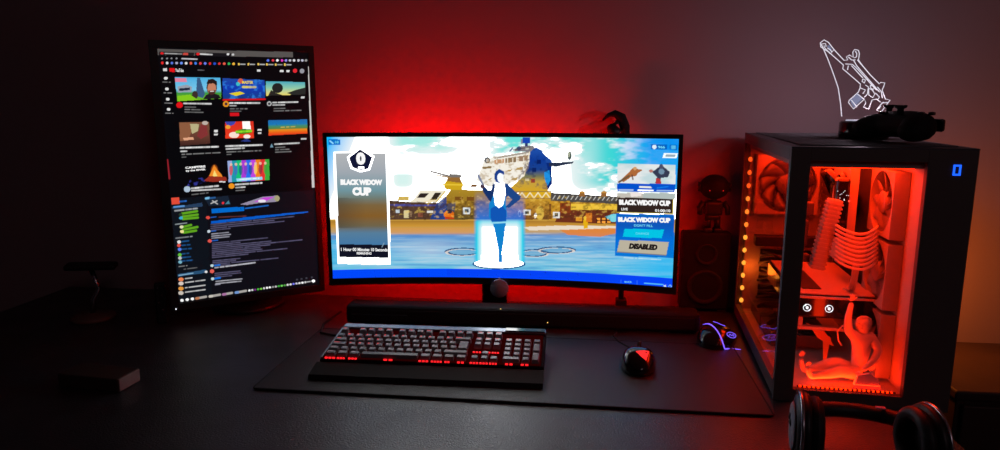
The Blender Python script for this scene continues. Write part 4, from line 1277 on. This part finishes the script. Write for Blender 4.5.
# led strip in the rear left corner
bk = MB().box(.013, .019, PCD - .020, PCD - .0105, .03, .425)
strip = bk.build('led_strip', M['case_in'], pc)
em = [emat('led_bead_%d' % k, c, s) for k, (c, s) in enumerate((((1, .30, .03), 3), ((1, .20, .02), 2.5), ((1, .09, .01), 2.2)))]
for k in range(12):
    z = .045 + k * .0315
    MB().ball((.0125, PCD - .020, z), .0048, .0036, .0060, seg=12).build('led', em[0 if k < 6 else 1 if k < 9 else 2], strip)
# inner light strips
for nm, args in (('top', (.045, .200, .022, .026, .4165, .4178)), ('bottom', (.045, .200, .0165, .0195, .0222, .0240))):
    MB().box(*args).build('led_strip', M['e_case'], pc)
MB().box(.030, .200, .30, .304, .4165, .4178).build('led_strip', M['e_case'], pc)
b = MB()
for k in range(22):
    b.box(.042 + k * .0076, .0455 + k * .0076, .0142, .0165, .0225, .0252)
b.build('bottom_vent', M['blk'], pc)


def fan(name, parent, mx, size=.12, thick=.025, m_f=M['fan_frame'], m_r=M['fan_rotor'], blades=9):
    """fan in its own plane: x,y in plane, z = axis, front at z=0, back at z=-thick"""
    h = size / 2
    ro = h * .945
    N = 48
    bm = MB()
    outer, inner = [], []
    for k in range(N):
        a = 2 * PI * k / N + PI / 4
        cx, cy = math.cos(a), math.sin(a)
        m = max(abs(cx), abs(cy))
        outer.append((cx / m * h, cy / m * h))
        inner.append((cx * ro, cy * ro))
    v = [[bm.bm.verts.new((x, y, z)) for x, y in ring] for z in (0, -thick) for ring in (outer, inner)]
    of, inf, ob, inb = v
    for k in range(N):
        j = (k + 1) % N
        bm.bm.faces.new((of[k], of[j], inf[j], inf[k]))
        bm.bm.faces.new((ob[j], ob[k], inb[k], inb[j]))
        bm.bm.faces.new((ob[k], ob[j], of[j], of[k]))
        bm.bm.faces.new((inf[k], inf[j], inb[j], inb[k]))
    for k in range(4):                      # rear struts
        a = PI / 4 + PI / 2 * k
        bm.box(.012, ro, -.003, .003, -thick, -thick + .003, mx=TR(rz=a))
    bm._xf(bm.bm.verts, mx)
    o = bm.build('case_fan' if name is None else name, m_f, parent)
    rt = MB()
    rt.lathe([(0, -thick + .004), (h * .34, -thick + .004), (h * .34, -.003), (h * .30, -.001), (0, -.001)], 32, cap=False)
    for k in range(blades):
        a0 = 2 * PI * k / blades
        rows_ = []
        for i in range(6):
            t_ = i / 5
            r = h * .33 + (ro * .97 - h * .33) * t_
            sw = .55 * t_
            da = .30 + .10 * t_
            p = []
            for s_, z_ in ((-1, -.004), (1, -thick + .006)):
                a = a0 + sw + s_ * da
                p.append((r * math.cos(a), r * math.sin(a), z_))
            rows_.append(p)
        vs = [[rt.bm.verts.new((q[0], q[1], q[2] + dz)) for q in p for dz in (0, -.0015)] for p in rows_]
        for A_, B_ in zip(vs, vs[1:]):
            for i_, j_ in ((0, 2), (3, 1), (2, 3), (1, 0)):
                f = rt.bm.faces.new((A_[i_], A_[j_], B_[j_], B_[i_]))
                f.smooth = True
        rt.bm.faces.new((vs[0][0], vs[0][1], vs[0][3], vs[0][2])); rt.bm.faces.new((vs[-1][0], vs[-1][2], vs[-1][3], vs[-1][1]))
    rt._xf(rt.bm.verts, mx)
    rt.build('fan_rotor', m_r, o)
    return o


# three intake fans on the divider, facing left
side = lambda y, z: TR(.212, y, z, ry=-PI / 2)
for z in (.346, .217, .088):
    fan('case_fan', pc, TR(.188, .130, z, ry=-PI / 2))
# exhaust fan at the rear, facing the front
fan('rear_fan', pc, TR(.095, PCD - .042, .335, rx=PI / 2), size=.14, m_f=M['fan_frame'], m_r=M['fan_dark'])
# bottom fans
for y in (.29, .42):
    fan('bottom_fan', pc, TR(.095, y, .048), m_f=M['fan_dark'], m_r=M['fan_dark'])
# board with its parts
mbd = MB().box(.2085, .2125, .205, .47, .13, .41).build('motherboard', M['pcb'], pc)
mb = MB()
mb.box(.170, .208, .40, .46, .25, .41, .004)
for k in range(9):
    mb.box(.168, .171, .402, .458, .262 + k * .016, .270 + k * .016)
mb.build('heatsink', M['case_dark'], pc)
# processor cooler: black round block with a lit face, plate beside it
mb = MB()
mb.lathe([(0, 0), (.030, 0), (.033, .004), (.033, .042), (.029, .048), (0, .048)], 36, mx=TR(.205, .33, .31, ry=-PI / 2), cap=False)
mb.box(.120, .145, .16, .185, .27, .385, .006)
mb.tube([(.13, .18, .37), (.12, .22, .39), (.13, .30, .38), (.16, .33, .33)], .007)
mb.tube([(.14, .18, .37), (.145, .22, .385), (.15, .30, .36), (.165, .33, .30)], .007)
mb.build('cooler', M['blk_gloss'], pc)
mb = MB()
random.seed(3)
for k in range(11):
    mb.ball((.121 + random.random() * .020, .1585, .342 + random.random() * .022), .0007, seg=6)
mb.build('cooler_lights', M['e_white'], pc)
MB().ball((.1425, .158, .342), .0016, seg=8).build('cooler_lights', emat('red_point', (1, .05, .03), 4), pc)
mb = MB()
mb.box(.150, .154, .19, .30, .21, .405); mb.box(.150, .205, .19, .194, .215, .262, .001); mb.box(.150, .166, .188, .192, .26, .405)
mb.build('metal_bracket', M['case_in'], pc)
# finned cooler column leaning a little
mb = MB()
fm = TR(.103, .15, .285, ry=R(10))
mb.box(-.010, .014, -.012, .012, -.075, .062, .002, mx=fm)
for k in range(17):
    mb.box(-.0115, .0155, -.0135, .0135, -.072 + k * .0078, -.0685 + k * .0078, mx=fm)
mb.build('finned_heatsink', M['fan_frame'], pc)
mb = MB()
mb.box(.058, .078, .17, .20, .25, .30, .003); mb.box(.050, .062, .17, .20, .20, .25, .003); mb.box(.064, .082, .16, .18, .22, .235, .002); mb.box(.07, .085, .17, .19, .31, .335, .002); mb.box(.060, .075, .17, .185, .345, .36, .002)
mb.build('connector_block', M['case_dark'], pc)
# sleeved cables sweeping in front of the board
mb = MB()
for k in range(9):
    z = .302 - k * .0068
    pts = []
    for i in range(13):
        t_ = i / 12
        pts.append((.112 + .072 * t_, .118 - .022 * math.sin(PI * t_) - .0015 * k, z - .012 * math.sin(PI * t_) ** .8 - .004 * k * .25))
    mb.tube(pts, .0027, 8)
mb.build('sleeved_cables', M['cable'], pc)
mb = MB()
for k in range(3):
    mb.tube([(.150 + .004 * k, .12, .235), (.150 + .004 * k, .125, .20), (.152 + .004 * k, .14, .175), (.150 + .004 * k, .17, .168)], .0024)
mb.build('sleeved_cables', M['cable'], pc)
# graphics card
gp = MB()
gp.box(.052, .196, .115, .40, .122, .166, .004)
gp.build('graphics_card', M['blk_gloss'], pc)
g = bpy.data.objects['graphics_card']
MB().box(.056, .192, .120, .396, .1665, .1695, .001).build('backplate', M['case_in'], g)
MB().box(.070, .105, .15, .30, .1697, .1712).build('backplate_cutout', M['blk'], g)
MB().box(.056, .192, .1138, .1150, .1605, .1645).build('edge_trim', M['case_in'], g)
for x in (.073, .112):
    mb = MB()
    mb.lathe([(.0062, 0), (.0072, 0), (.0072, .001), (.0062, .001)], 20, mx=TR(x, .1145, .142, rx=PI / 2), cap=False)
    mb.ball((x, .1138, .142), .0026, .0012, .0030, seg=10)
    mb.ball((x - .003, .1138, .147), .0010, .0012, .0025, seg=8); mb.ball((x + .004, .1138, .138), .0010, .0010, .0010, seg=8)
    mb.build('card_glint', M['e_white'], g)  # glowing spots stand in for glints on the card's end
mb = MB()
mb.box(.050, .150, .115, .13, .098, .104, .001); mb.box(.052, .068, .118, .13, .104, .122)
mb.build('card_holder', M['case_in'], pc)
mb = MB().box(.03, .21, PCD - .06, PCD - .03, .190, .214, .002)
mb.build('rear_bar', M['blk'], pc)
mb = MB()
for k in range(6):
    mb.box(.05, .20, PCD - .016, PCD - .011, .052 + .022 * k, .064 + .022 * k)
mb.build('slot_covers', M['blk_metal'], pc)
mb = MB()
random.seed(5)
for k in range(9):
    z = .06 + .014 * k
    mb.tube([(.045 + .004 * (k % 3), PCD - .035, z), (.07, PCD - .07 - .01 * random.random(), z + .02 * random.random()), (.11, PCD - .08, z - .015 + .03 * random.random()), (.15, PCD - .05, z)], .003)
mb.build('rear_cables', M['blk'], pc)

# pale figurine that sits inside the case
fg = thing('figurine', 'pale muscular figurine reclining inside the glass case with one arm raised', 'figurine', (0, 0, 0), 0)
fg.matrix_world = TR(.49, 1.163, ZD, rz=CA) @ TR(0, 0, .0226)


def skin(name, pts, edges, radii, m, parent, root=0, sub=2):
    me = bpy.data.meshes.new(name)
    me.from_pydata([Vector(p) for p in pts], edges, [])
    o = bpy.data.objects.new(name, me)
    C.objects.link(o)
    o.parent = parent
    md = o.modifiers.new('skin', 'SKIN')
    if not me.skin_vertices:
        me.attributes.new
    md.use_smooth_shade = True
    bpy.context.view_layer.objects.active = o
    if len(me.skin_vertices) == 0:
        bpy.ops.mesh.customdata_skin_add()
    sv = me.skin_vertices[0].data
    for i, r in enumerate(radii):
        sv[i].radius = (r, r) if not isinstance(r, tuple) else r
        sv[i].use_root = (i == root)
        sv[i].use_loose = False
    s_ = o.modifiers.new('sub', 'SUBSURF')
    s_.levels = sub
    s_.render_levels = sub
    me.materials.append(m)
    return o


# joints in case coordinates (right, away, up from the case floor)
P = [
    (.158, .072, .014), (.160, .074, .036), (.161, .072, .058), (.161, .069, .080), (.160, .066, .092), (.158, .063, .103), (.156, .060, .116), (.1545, .059, .1215),
    # raised left arm (towards the left pane): shoulder, elbow, wrist, palm
    (.145, .062, .086), (.133, .062, .094), (.130, .060, .118), (.132, .059, .140), (.1335, .058, .150),
    # right arm: shoulder, elbow, wrist, palm on the thigh
    (.175, .066, .083), (.187, .060, .062), (.176, .050, .045), (.163, .044, .034), (.156, .042, .029),
    # left leg: hip, knee, calf, ankle, heel, toe
    (.146, .078, .016), (.122, .076, .030), (.105, .074, .024), (.078, .073, .014), (.066, .072, .010), (.060, .069, .024), (.058, .066, .036),
    # right leg
    (.150, .060, .014), (.124, .052, .021), (.106, .049, .016), (.082, .047, .011), (.072, .046, .008), (.066, .043, .020), (.064, .040, .029),
]
E_ = [(0, 1), (1, 2), (2, 3), (3, 4), (4, 5), (5, 6), (6, 7), (3, 8), (8, 9), (9, 10), (10, 11), (11, 12), (3, 13), (13, 14), (14, 15), (15, 16), (16, 17),
      (0, 18), (18, 19), (19, 20), (20, 21), (21, 22), (22, 23), (23, 24), (0, 25), (25, 26), (26, 27), (27, 28), (28, 29), (29, 30), (30, 31)]
Rr = [.0155, .0145, .0175, .0185, .0080, .0118, .0125, .0075, .0100, .0092, .0068, .0050, .0052, .0100, .0080, .0068, .0050, .0052,
      .0125, .0115, .0105, .0065, .0060, .0055, .0040, .0125, .0112, .0098, .0062, .0058, .0052, .0038]
body = skin('body', P, E_, Rr, M['resin'], fg)


def fingers(base, dirs, r, name='hand_fingers'):
    pts, ed, rad = [base], [], [r * 1.6]
    for d in dirs:
        a = len(pts)
        pts += [tuple(Vector(base) + Vector(d) * .45), tuple(Vector(base) + Vector(d) * .8 + Vector((0, -.001, 0))), tuple(Vector(base) + Vector(d) * 1.05 + Vector((0, -.003, 0)))]
        ed += [(0, a), (a, a + 1), (a + 1, a + 2)]
        rad += [r, r * .9, r * .6]
    return skin(name, pts, ed, rad, M['resin'], body, sub=1)


fingers((.1338, .058, .152), ((-.009, -.002, .006), (-.0055, -.001, .0125), (-.001, 0, .0145), (.0035, 0, .013), (.007, -.001, .009)), .0017)
fingers((.154, .041, .027), ((-.003, .006, -.001), (-.009, .003, -.004), (-.010, 0, -.004), (-.009, -.003, -.004), (-.006, -.006, -.003)), .0017)
fingers((.058, .066, .037), ((-.006, -.004, .010), (-.003, -.002, .013), (0, 0, .014), (.003, .001, .013), (.006, .002, .010)), .0018, 'foot_toes')
fingers((.064, .040, .030), ((-.005, -.003, .008), (-.0025, -.002, .010), (0, 0, .011), (.0025, .001, .010), (.005, .002, .008)), .0017, 'foot_toes')
# face and ridges on the head
mb = MB()
mb.ball((.1512, .0525, .1085), .0018, .0030, .0030, seg=8)
mb.ball((.1475, .0535, .1115), .0022, .0022, .0011, seg=8); mb.ball((.1548, .0515, .1115), .0022, .0022, .0011, seg=8)
mb.ball((.1512, .0525, .1025), .0034, .0020, .0012, seg=8)
mb.build('face', M['resin'], body)
mb = MB()
for k in range(9):
    a = -1.2 + .3 * k
    mb.tube([(.156 + .0035 * math.sin(a), .0575, .1245), (.158 + .010 * math.sin(a), .062, .119), (.159 + .0125 * math.sin(a), .068 + .002 * math.cos(a), .108), (.160 + .012 * math.sin(a), .070, .096)], [.0022, .003, .0028, .0012], 6)
mb.build('hair', M['resin'], body)
mb = MB()
mb.tube([(.168, .084, .060), (.186, .090, .070), (.198, .088, .05), (.197, .080, .03), (.178, .078, .018)], [.006, .008, .008, .007, .005], 10)
mb.tube([(.140, .07, .09), (.128, .078, .10), (.120, .08, .088), (.123, .08, .07), (.13, .082, .06)], .0016, 6)
mb.build('back_tube', M['resin'], fg)

t = thing('reflection_wedge', 'greyish wedge put in for a reflection in the case glass, beside the figurine', 'reflection stand-in', (0, 0, 0), 0)
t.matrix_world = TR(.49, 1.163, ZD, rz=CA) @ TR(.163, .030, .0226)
MB().prism([(-.024, 0), (.022, 0), (.017, .018), (.003, .029), (-.018, .024)], -.004, .004, mx=TR(rx=PI / 2)).build('wedge', M['frosted'], t)  # added shape in place of a grey reflection in the glass
t = thing('orange_highlight', 'orange jagged piece put in for a highlight behind the figurine legs, under the graphics card', 'highlight stand-in', (0, 0, 0), 0)
t.matrix_world = TR(.49, 1.163, ZD, rz=CA) @ TR(.086, .135, .0226)
def case_plane(px, py, v):
    x, y, zz = ray(px, py)
    ca, sa = math.cos(-CA), math.sin(-CA)
    k = (v + .49 * sa + 1.163 * ca) / (x * sa + y * ca)
    return (x * k - .49) * ca - (y * k - 1.163) * sa, HC + zz * k


pts = []
for q in ((805.5, 322.5), (811, 325), (816, 326), (820, 330.5), (824, 331), (827, 335), (830, 337), (831, 341), (834, 346), (829, 344), (826, 360), (823, 360), (823, 341), (817, 337), (813, 331)):
    u_, z_ = case_plane(q[0], q[1], .135)
    pts.append((u_ - .086, max(0, z_ - .0226)))
MB().prism(pts, -.002, .002, mx=TR(rx=PI / 2)).build('highlight_piece', M['orange_highlight_paint'], t)  # added shape that follows the outline of an orange highlight


# ================================================================== ON TOP OF THE CASE
TOPZ = PCH + .0045
lp = thing('acrylic_lamp', 'night lamp with a glowing white rifle outline in clear acrylic, on top of the computer', 'lamp', (0, 0, 0), 0)
lp.matrix_world = TR(.49, 1.163, ZD, rz=CA) @ TR(0, 0, TOPZ)
LV = .25
# base
MB().lathe([(0, 0), (.043, 0), (.045, .003), (.045, .030), (.041, .034), (0, .034)], 48, mx=TR(.184, LV, 0), cap=False).build('lamp_base', M['blk_gloss'], lp)
MB().box(.150, .222, LV - .004, LV + .004, .0335, .0365, .001).build('light_slot', emat('lamp_slot', (.8, .78, 1.0), .5), lp)


def gl(X, Y):
    """sheet point from the zoomed view (5 px per picture px) onto the sheet plane"""
    px, py = 810 + X / 5.0, 30 + Y / 5.0
    x, y, zz = ray(px, py)
    ca, sa = math.cos(-CA), math.sin(-CA)
    du = x * ca - y * sa
    dv = x * sa + y * ca
    u0 = -.49 * ca + 1.163 * sa
    v0 = -.49 * sa - 1.163 * ca
    k = (LV - v0) / dv
    return (u0 + du * k, HC + zz * k - TOPZ)


def sheet(poly, y0, y1, mb=None, mi=0):
    mb = mb or MB()
    q = [gl(*p) for p in poly]
    b0 = [mb.bm.verts.new((x, y0, z)) for x, z in q]
    b1 = [mb.bm.verts.new((x, y1, z)) for x, z in q]
    mb.bm.faces.new(b0); mb.bm.faces.new(b1[::-1])
    n = len(q)
    for i in range(n):
        f = mb.bm.faces.new((b0[i], b0[(i + 1) % n], b1[(i + 1) % n], b1[i]))
        f.material_index = mi
    return mb


edge = [(157, 432), (152, 370), (140, 290), (118, 225), (90, 150), (62, 85), (50, 62), (68, 48), (90, 60), (125, 100), (172, 148), (200, 122), (214, 98), (238, 100), (247, 125), (245, 150), (300, 215), (350, 260), (375, 264), (366, 300), (378, 343), (402, 350), (380, 390), (360, 420), (350, 432)]
sheet(edge, LV - .002, LV + .002).build('acrylic_sheet', M['acrylic'], lp)
gun = [
    [(52, 85), (50, 65), (68, 50), (90, 62), (118, 98), (168, 152), (187, 150), (180, 135), (195, 125), (214, 137), (212, 110), (222, 98), (240, 102), (245, 120), (240, 150), (262, 180), (300, 225), (345, 270), (350, 262), (372, 265), (365, 285), (358, 300), (375, 345), (398, 350), (352, 412), (332, 400), (350, 375), (365, 360)],
    [(52, 85), (75, 100), (95, 112), (105, 122), (150, 162), (165, 175), (162, 195), (175, 205), (250, 270), (248, 290), (240, 310), (195, 350), (190, 362), (215, 395), (270, 345), (277, 365), (265, 385), (290, 395), (308, 350), (330, 345), (350, 360)],
    [(68, 85), (100, 120), (118, 98)], [(60, 70), (75, 68), (80, 82), (66, 80)], [(85, 90), (100, 100), (108, 112)],
    [(175, 170), (210, 172), (235, 195), (330, 300)], [(215, 150), (232, 180), (345, 310)], [(235, 150), (300, 225)], [(190, 178), (185, 200)], [(205, 178), (262, 240)],
    [(225, 105), (232, 120), (230, 135), (218, 140)], [(190, 135), (205, 150), (225, 150)],
    [(205, 350), (232, 385)], [(235, 320), (268, 345)], [(262, 245), (275, 250), (270, 265), (258, 258), (262, 245)],
    [(290, 292), (310, 300), (322, 320), (312, 338), (292, 325), (290, 292)], [(300, 275), (318, 285), (315, 298), (300, 290), (300, 275)],
    [(275, 275), (290, 285), (285, 320), (270, 335)], [(335, 285), (355, 310), (360, 340)], [(325, 315), (345, 335), (335, 350)], [(355, 365), (385, 362)], [(250, 290), (275, 300), (262, 318)], [(340, 395), (352, 380)],
]
mb = MB()
for line in gun:
    pts = [(gl(*p)[0], LV - .0026, gl(*p)[1]) for p in line]
    mb.tube(pts, .00088, 6)
mb.build('lit_rifle_outline', M['e_gun'], lp)['label'] = 'glowing white engraved rifle outline'
mb = MB()
mb.tube([(gl(*p)[0], LV - .0016, gl(*p)[1]) for p in edge[:7]], .0009, 6)
mb.build('lit_edge', M['e_gun'], lp)
mb = MB()
sheet([(197, 352), (238, 316), (264, 342), (216, 388)], LV - .0024, LV - .0021, mb)
sheet([(85, 78), (95, 76), (108, 98), (100, 108), (88, 95)], LV - .0024, LV - .0021, mb)
mb.build('lit_fill', M['e_gun_fill'], lp)

# game controller
gc = thing('game_controller', 'black game controller lying on top of the computer, right of the lamp', 'game controller', (0, 0, 0), 0)
gc.matrix_world = TR(.49, 1.163, ZD, rz=CA) @ TR(.203, .118, TOPZ + .001) @ TR(rz=R(-72))
gpts = [(0, 0, .030), (-.035, .008, .031), (-.055, -.004, .027), (-.064, -.026, .022), (-.068, -.045, .017), (.035, .008, .031), (.055, -.004, .027), (.064, -.026, .022), (.068, -.045, .017), (0, .012, .030)]
gbody = skin('body', gpts, [(0, 1), (1, 2), (2, 3), (3, 4), (0, 5), (5, 6), (6, 7), (7, 8), (0, 9)],
             [(.030, .024), (.034, .025), (.032, .025), (.024, .021), (.016, .014), (.034, .025), (.032, .025), (.024, .021), (.016, .014), (.026, .022)], M['blk_matte'], gc)
for x, y in ((-.048, .012), (.022, -.018)):
    mb = MB().lathe([(0, 0), (.006, 0), (.005, .010), (.010, .013), (.010, .017), (.0075, .0162), (0, .0155)], 20, mx=TR(x, y, .048), cap=False)
    mb.build('thumb_stick', M['rubber'], gc)
for k, (dx, dy) in enumerate(((0, .011), (.011, 0), (0, -.011), (-.011, 0))):
    MB().lathe([(0, 0), (.0048, 0), (.0046, .005), (0, .006)], 14, mx=TR(.050 + dx, .010 + dy, .048), cap=False).build('face_button', M['blk_gloss'], gc)
MB().box(-.030, -.014, -.021, -.015, .048, .053, .001).box(-.025, -.019, -.026, -.010, .048, .053, .001).build('direction_pad', M['blk_gloss'], gc)
for sx in (-1, 1):
    MB().box(sx * .048 - .018, sx * .048 + .018, .026, .036, .020, .042, .004).build('trigger', M['blk_gloss'], gc)


# ================================================================== HEADSET IN FRONT OF THE CASE
hs = thing('headset', 'black headset with grey plates and silver rims on its cups, in front of the computer', 'headset', (.514, .930, 0), R(-14))


def cup(sx, r, mx):
    k = r / .047
    o = MB().lathe([(0, -.014), (.030 * k, -.014), (.042 * k, -.010), (.047 * k, 0), (.045 * k, .006), (0, .006)], 48, mx=mx, cap=False).build('ear_cup', M['blk'], hs)
    MB().tube([tuple(mx @ Vector((.046 * k * math.cos(a), .046 * k * math.sin(a), -.006))) for a in [2 * PI * q / 48 for q in range(48)]], .0028, 8, closed=True).build('rim', M['silver'], o)['label'] = 'bright silver rim'
    MB().lathe([(0, -.0165), (.030 * k, -.0160), (.033 * k, -.014), (0, -.0135)], 40, mx=mx, cap=False).build('outer_plate', M['pad_grey'], o)['label'] = 'pale grey outer plate'
    prof = []
    for q in range(13):
        a = 2 * PI * q / 12
        prof.append((.0335 * k + .0105 * math.cos(a), .015 + .010 * math.sin(a)))
    MB().lathe(prof, 40, mx=mx, cap=False).build('ear_cushion', M['leather'], o)
    return o


HR = .052
for sx in (-1, 1):
    cup(sx, HR, TR(-.070 if sx < 0 else .092, 0, .0555, rz=R(-3) if sx < 0 else R(12)) @ TR(ry=-sx * PI / 2))
bpts = []
for k in range(25):
    a = PI * k / 24
    bpts.append((.011 + .087 * math.cos(a), .012 + .075 * math.sin(a), .062 - .010 * math.sin(a)))
MB().tube(bpts, .012, 12).build('headband', M['leather'], hs)
MB().tube([(.011 + (x - .011) * 1.10, .012 + (y - .012) * 1.11, z + .004) for x, y, z in bpts[2:23]], .0026, 8).build('headband_spring', M['blk_metal'], hs)
MB().box(.044, .058, .066, .074, .0665, .0695, .001).build('headband_badge', mat('pink_badge', (.75, .30, .45), .4), hs)['label'] = 'small pinkish badge on the headband'
for sx in (-1, 1):
    MB().tube([(.011 + sx * .087, .014, .062), (.011 + sx * .095, .004, .060), (.011 + sx * .093, 0, .058)], .006, 10).build('yoke', M['blk_metal'], hs)


# ================================================================== BEHIND AND BESIDE THE WIDE MONITOR
sp = thing('desk_speaker', 'black box speaker standing behind the desk corner between wide monitor and computer', 'speaker', (.525, 1.715, 0), R(-6))
MB().box(-.065, .055, -.03, .012, .006, .205, .006, 3).build('cabinet', M['blk_matte'], sp)
for z, r in ((.065, .040), (.150, .024)):
    MB().lathe([(r * 1.12, 0), (r * 1.12, .003), (r, .004), (r * .85, .000), (r * .35, -.010), (r * .3, -.006), (0, -.003)], 36, mx=TR(-.005, -.0305, z, rx=PI / 2), cap=False).build('driver', M['rubber'], sp)
for x in (-.05, .04):
    MB().box(x - .01, x + .01, -.028, .010, 0.0005, .0062).build('foot', M['rubber'], sp)

rb = thing('robot_figure', 'small dark robot figure with a round head standing on the black speaker', 'toy figure', (.533, 1.705, .2055), R(-6))
mb = MB()
mb.box(-.022, .022, -.014, .014, .040, .078, .008, 3)
mb.box(-.016, .016, -.012, .012, .030, .042, .004)
mb.build('torso', M['blk'], rb)
mb = MB().ball((0, 0, .112), .036, .032, .031, seg=28)
mb.build('head', M['blk_matte'], rb)
h = bpy.data.objects['head']
for sx in (-1, 1):
    MB().lathe([(0, 0), (.012, 0), (.012, .006), (0, .008)], 20, mx=TR(sx * .033, 0, .112, ry=sx * PI / 2), cap=False).build('ear_piece', M['blk'], h)
    MB().ball((sx * .016, -.029, .106), .0016, seg=8).build('eye_light', M['e_dim_red'], h)
    MB().tube([(sx * .024, 0, .074), (sx * .034, -.002, .060), (sx * .034, -.010, .044)], [.008, .007, .006], 10).build('arm', M['blk'], rb)
    MB().tube([(sx * .010, 0, .036), (sx * .012, 0, .018), (sx * .012, 0, .008)], [.009, .008, .008], 10).box(sx * .012 - .010, sx * .012 + .010, -.018, .010, 0.0003, .010, .003).build('leg', M['blk'], rb)
MB().tube([(0, 0, .076), (0, 0, .086)], .008).build('neck', M['blk'], rb)

gn = thing('gooseneck_lamp', 'unlit dark gooseneck lamp curling over the top edge of the wide monitor', 'lamp', (.315, 1.735, -.0), R(-6))
MB().box(-.014, .014, -.018, .012, .0004, .022, .003).build('clamp', M['blk_metal'], gn)
pts = [(0, 0, .018), (.002, 0, .20), (.002, 0, .38), (-.001, 0, .435), (-.004, 0, .465), (-.014, -.002, .488), (-.030, -.004, .497), (-.046, -.006, .493), (-.060, -.008, .480)]
MB().tube(pts, [.007, .007, .008, .010, .0125, .0125, .009, .005, .002], 14).build('gooseneck', M['blk_matte'], gn)
mb = MB().lathe([(.004, .012), (.010, .008), (.015, -.006), (.018, -.018), (.016, -.018), (.012, -.004), (.0, .002)], 28, mx=TR(-.036, -.006, .460, ry=R(-35)), cap=False)
mb.tube([(-.010, -.003, .480), (-.024, -.005, .476), (-.034, -.006, .468)], [.005, .005, .004], 10)
mb.build('lamp_head', M['blk'], gn)


# ================================================================== FAR LEFT, ALMOST DARK
dl = thing('desk_lamp', 'small unlit lamp with a flat dark head, standing at the far left of the desk', 'lamp', (-1.0, 1.63, 0), R(18))
MB().lathe([(0, .0004), (.048, .0004), (.050, .004), (.048, .012), (.010, .016), (0, .016)], 36, cap=False).build('lamp_base', M['brown_pl'], dl)
MB().tube([(0, 0, .014), (.004, 0, .05), (.018, 0, .075), (.006, 0, .125)], .006, 10).build('arm', M['silver'], dl)
MB().box(-.055, .055, -.022, .022, .126, .140, .005, 3, mx=TR(ry=R(3))).build('lamp_head', M['blk'], dl)
bx = thing('small_box', 'long flat dark box with a pale right end, lying alone on the left desk', 'box', (-.715, 1.225, 0), R(-12))
MB().box(-.11, .020, -.028, .028, .0005, .026, .002).build('box_body', M['wood_dark'], bx)
MB().box(.0202, .022, -.026, .026, .002, .025, .0006).build('painted_lit_end', M['card'], bx)['label'] = 'end face painted pale as if lit'
cb = thing('usb_plug_strip', 'thin black strip with shiny metal tips standing left of the portrait monitor foot', 'plug strip', (-.815, 1.60, 0), R(20))
MB().box(-.012, .012, -.008, .008, .0005, .10, .003).build('strip_body', M['blk'], cb)
for k in range(4):
    MB().ball((.004 * (-1) ** k, -.009, .035 + .018 * k), .0022, seg=8).build('metal_tip', M['silver'], cb)

# ================================================================== LIGHT
def area(name, loc, rot, size, col, power, sy=None, parent=None):
    l = bpy.data.lights.new(name, 'AREA')
    l.shape = 'RECTANGLE'
    l.size = size
    l.size_y = sy or size
    l.color = col
    l.energy = power
    o = bpy.data.objects.new(name, l)
    C.objects.link(o)
    o.location = loc
    o.rotation_euler = rot
    if parent:
        o.parent = parent
    return o


def point(name, loc, col, power, r=.01, parent=None):
    l = bpy.data.lights.new(name, 'POINT')
    l.color = col
    l.energy = power
    l.shadow_soft_size = r
    o = bpy.data.objects.new(name, l)
    C.objects.link(o)
    o.location = loc
    if parent:
        o.parent = parent
    return o


# red leds of the case
area('case_top_light', (.12, .16, .414), (0, 0, 0), .15, (1, .022, .002), 1.9, .26, pc)
area('case_bottom_light', (.12, .035, .027), (R(165), 0, 0), .15, (1, .022, .002), .35, .02, pc)
point('case_corner_light', (.030, PCD - .034, .13), (1, .13, .008), .08, .015, pc)
area('case_rear_red_light', (.10, .40, .412), (0, 0, 0), .14, (1, .022, .002), .9, .12, pc)
area('case_front_light', (.12, .020, .21), (R(90), 0, 0), .02, (1, .022, .002), .28, .35, pc)
point('lamp_led', (.192, LV, .055), (1.0, .74, .88), .9, .02, lp)
# unseen warm light added at the case's right side, for the orange wall glow
area('added_wall_glow', (.290, .46, .12), (0, R(-90), 0), .10, (1, .20, .02), 1.6, .04, pc)

# room
w = bpy.data.worlds.new('dark_room')
bpy.context.scene.world = w
w.use_nodes = True
w.node_tree.nodes['Background'].inputs[0].default_value = (.55, .50, .6, 1)
w.node_tree.nodes['Background'].inputs[1].default_value = .0016
# weak unseen fill light, added behind the camera to lift the fronts
area('added_fill_light', (.9, -1.2, 2.2), (R(62), 0, R(4)), .4, (1.0, .72, .80), 1.5)

# ------------------------------------------------------------------ camera
cam = bpy.data.cameras.new('camera')
co = bpy.data.objects.new('camera', cam)
C.objects.link(co)
co.location = (0, 0, ZD + HC)
co.rotation_euler = (PI / 2 - TILT, 0, 0)
cam.sensor_fit = 'HORIZONTAL'
cam.sensor_width = 36
cam.lens = 36 * FPX / 1000
cam.clip_start = .01
cam.clip_end = 30
sc = bpy.context.scene
sc.camera = co
sc.view_settings.view_transform = 'Standard'
sc.view_settings.look = 'None'
sc.view_settings.gamma = 1
sc.view_settings.use_curve_mapping = False
sc.view_settings.exposure = 0.0
sc.cycles.max_bounces = 8
sc.cycles.transparent_max_bounces = 12
sc.cycles.caustics_reflective = False
sc.cycles.sample_clamp_indirect = 4
sc.cycles.use_denoising = True
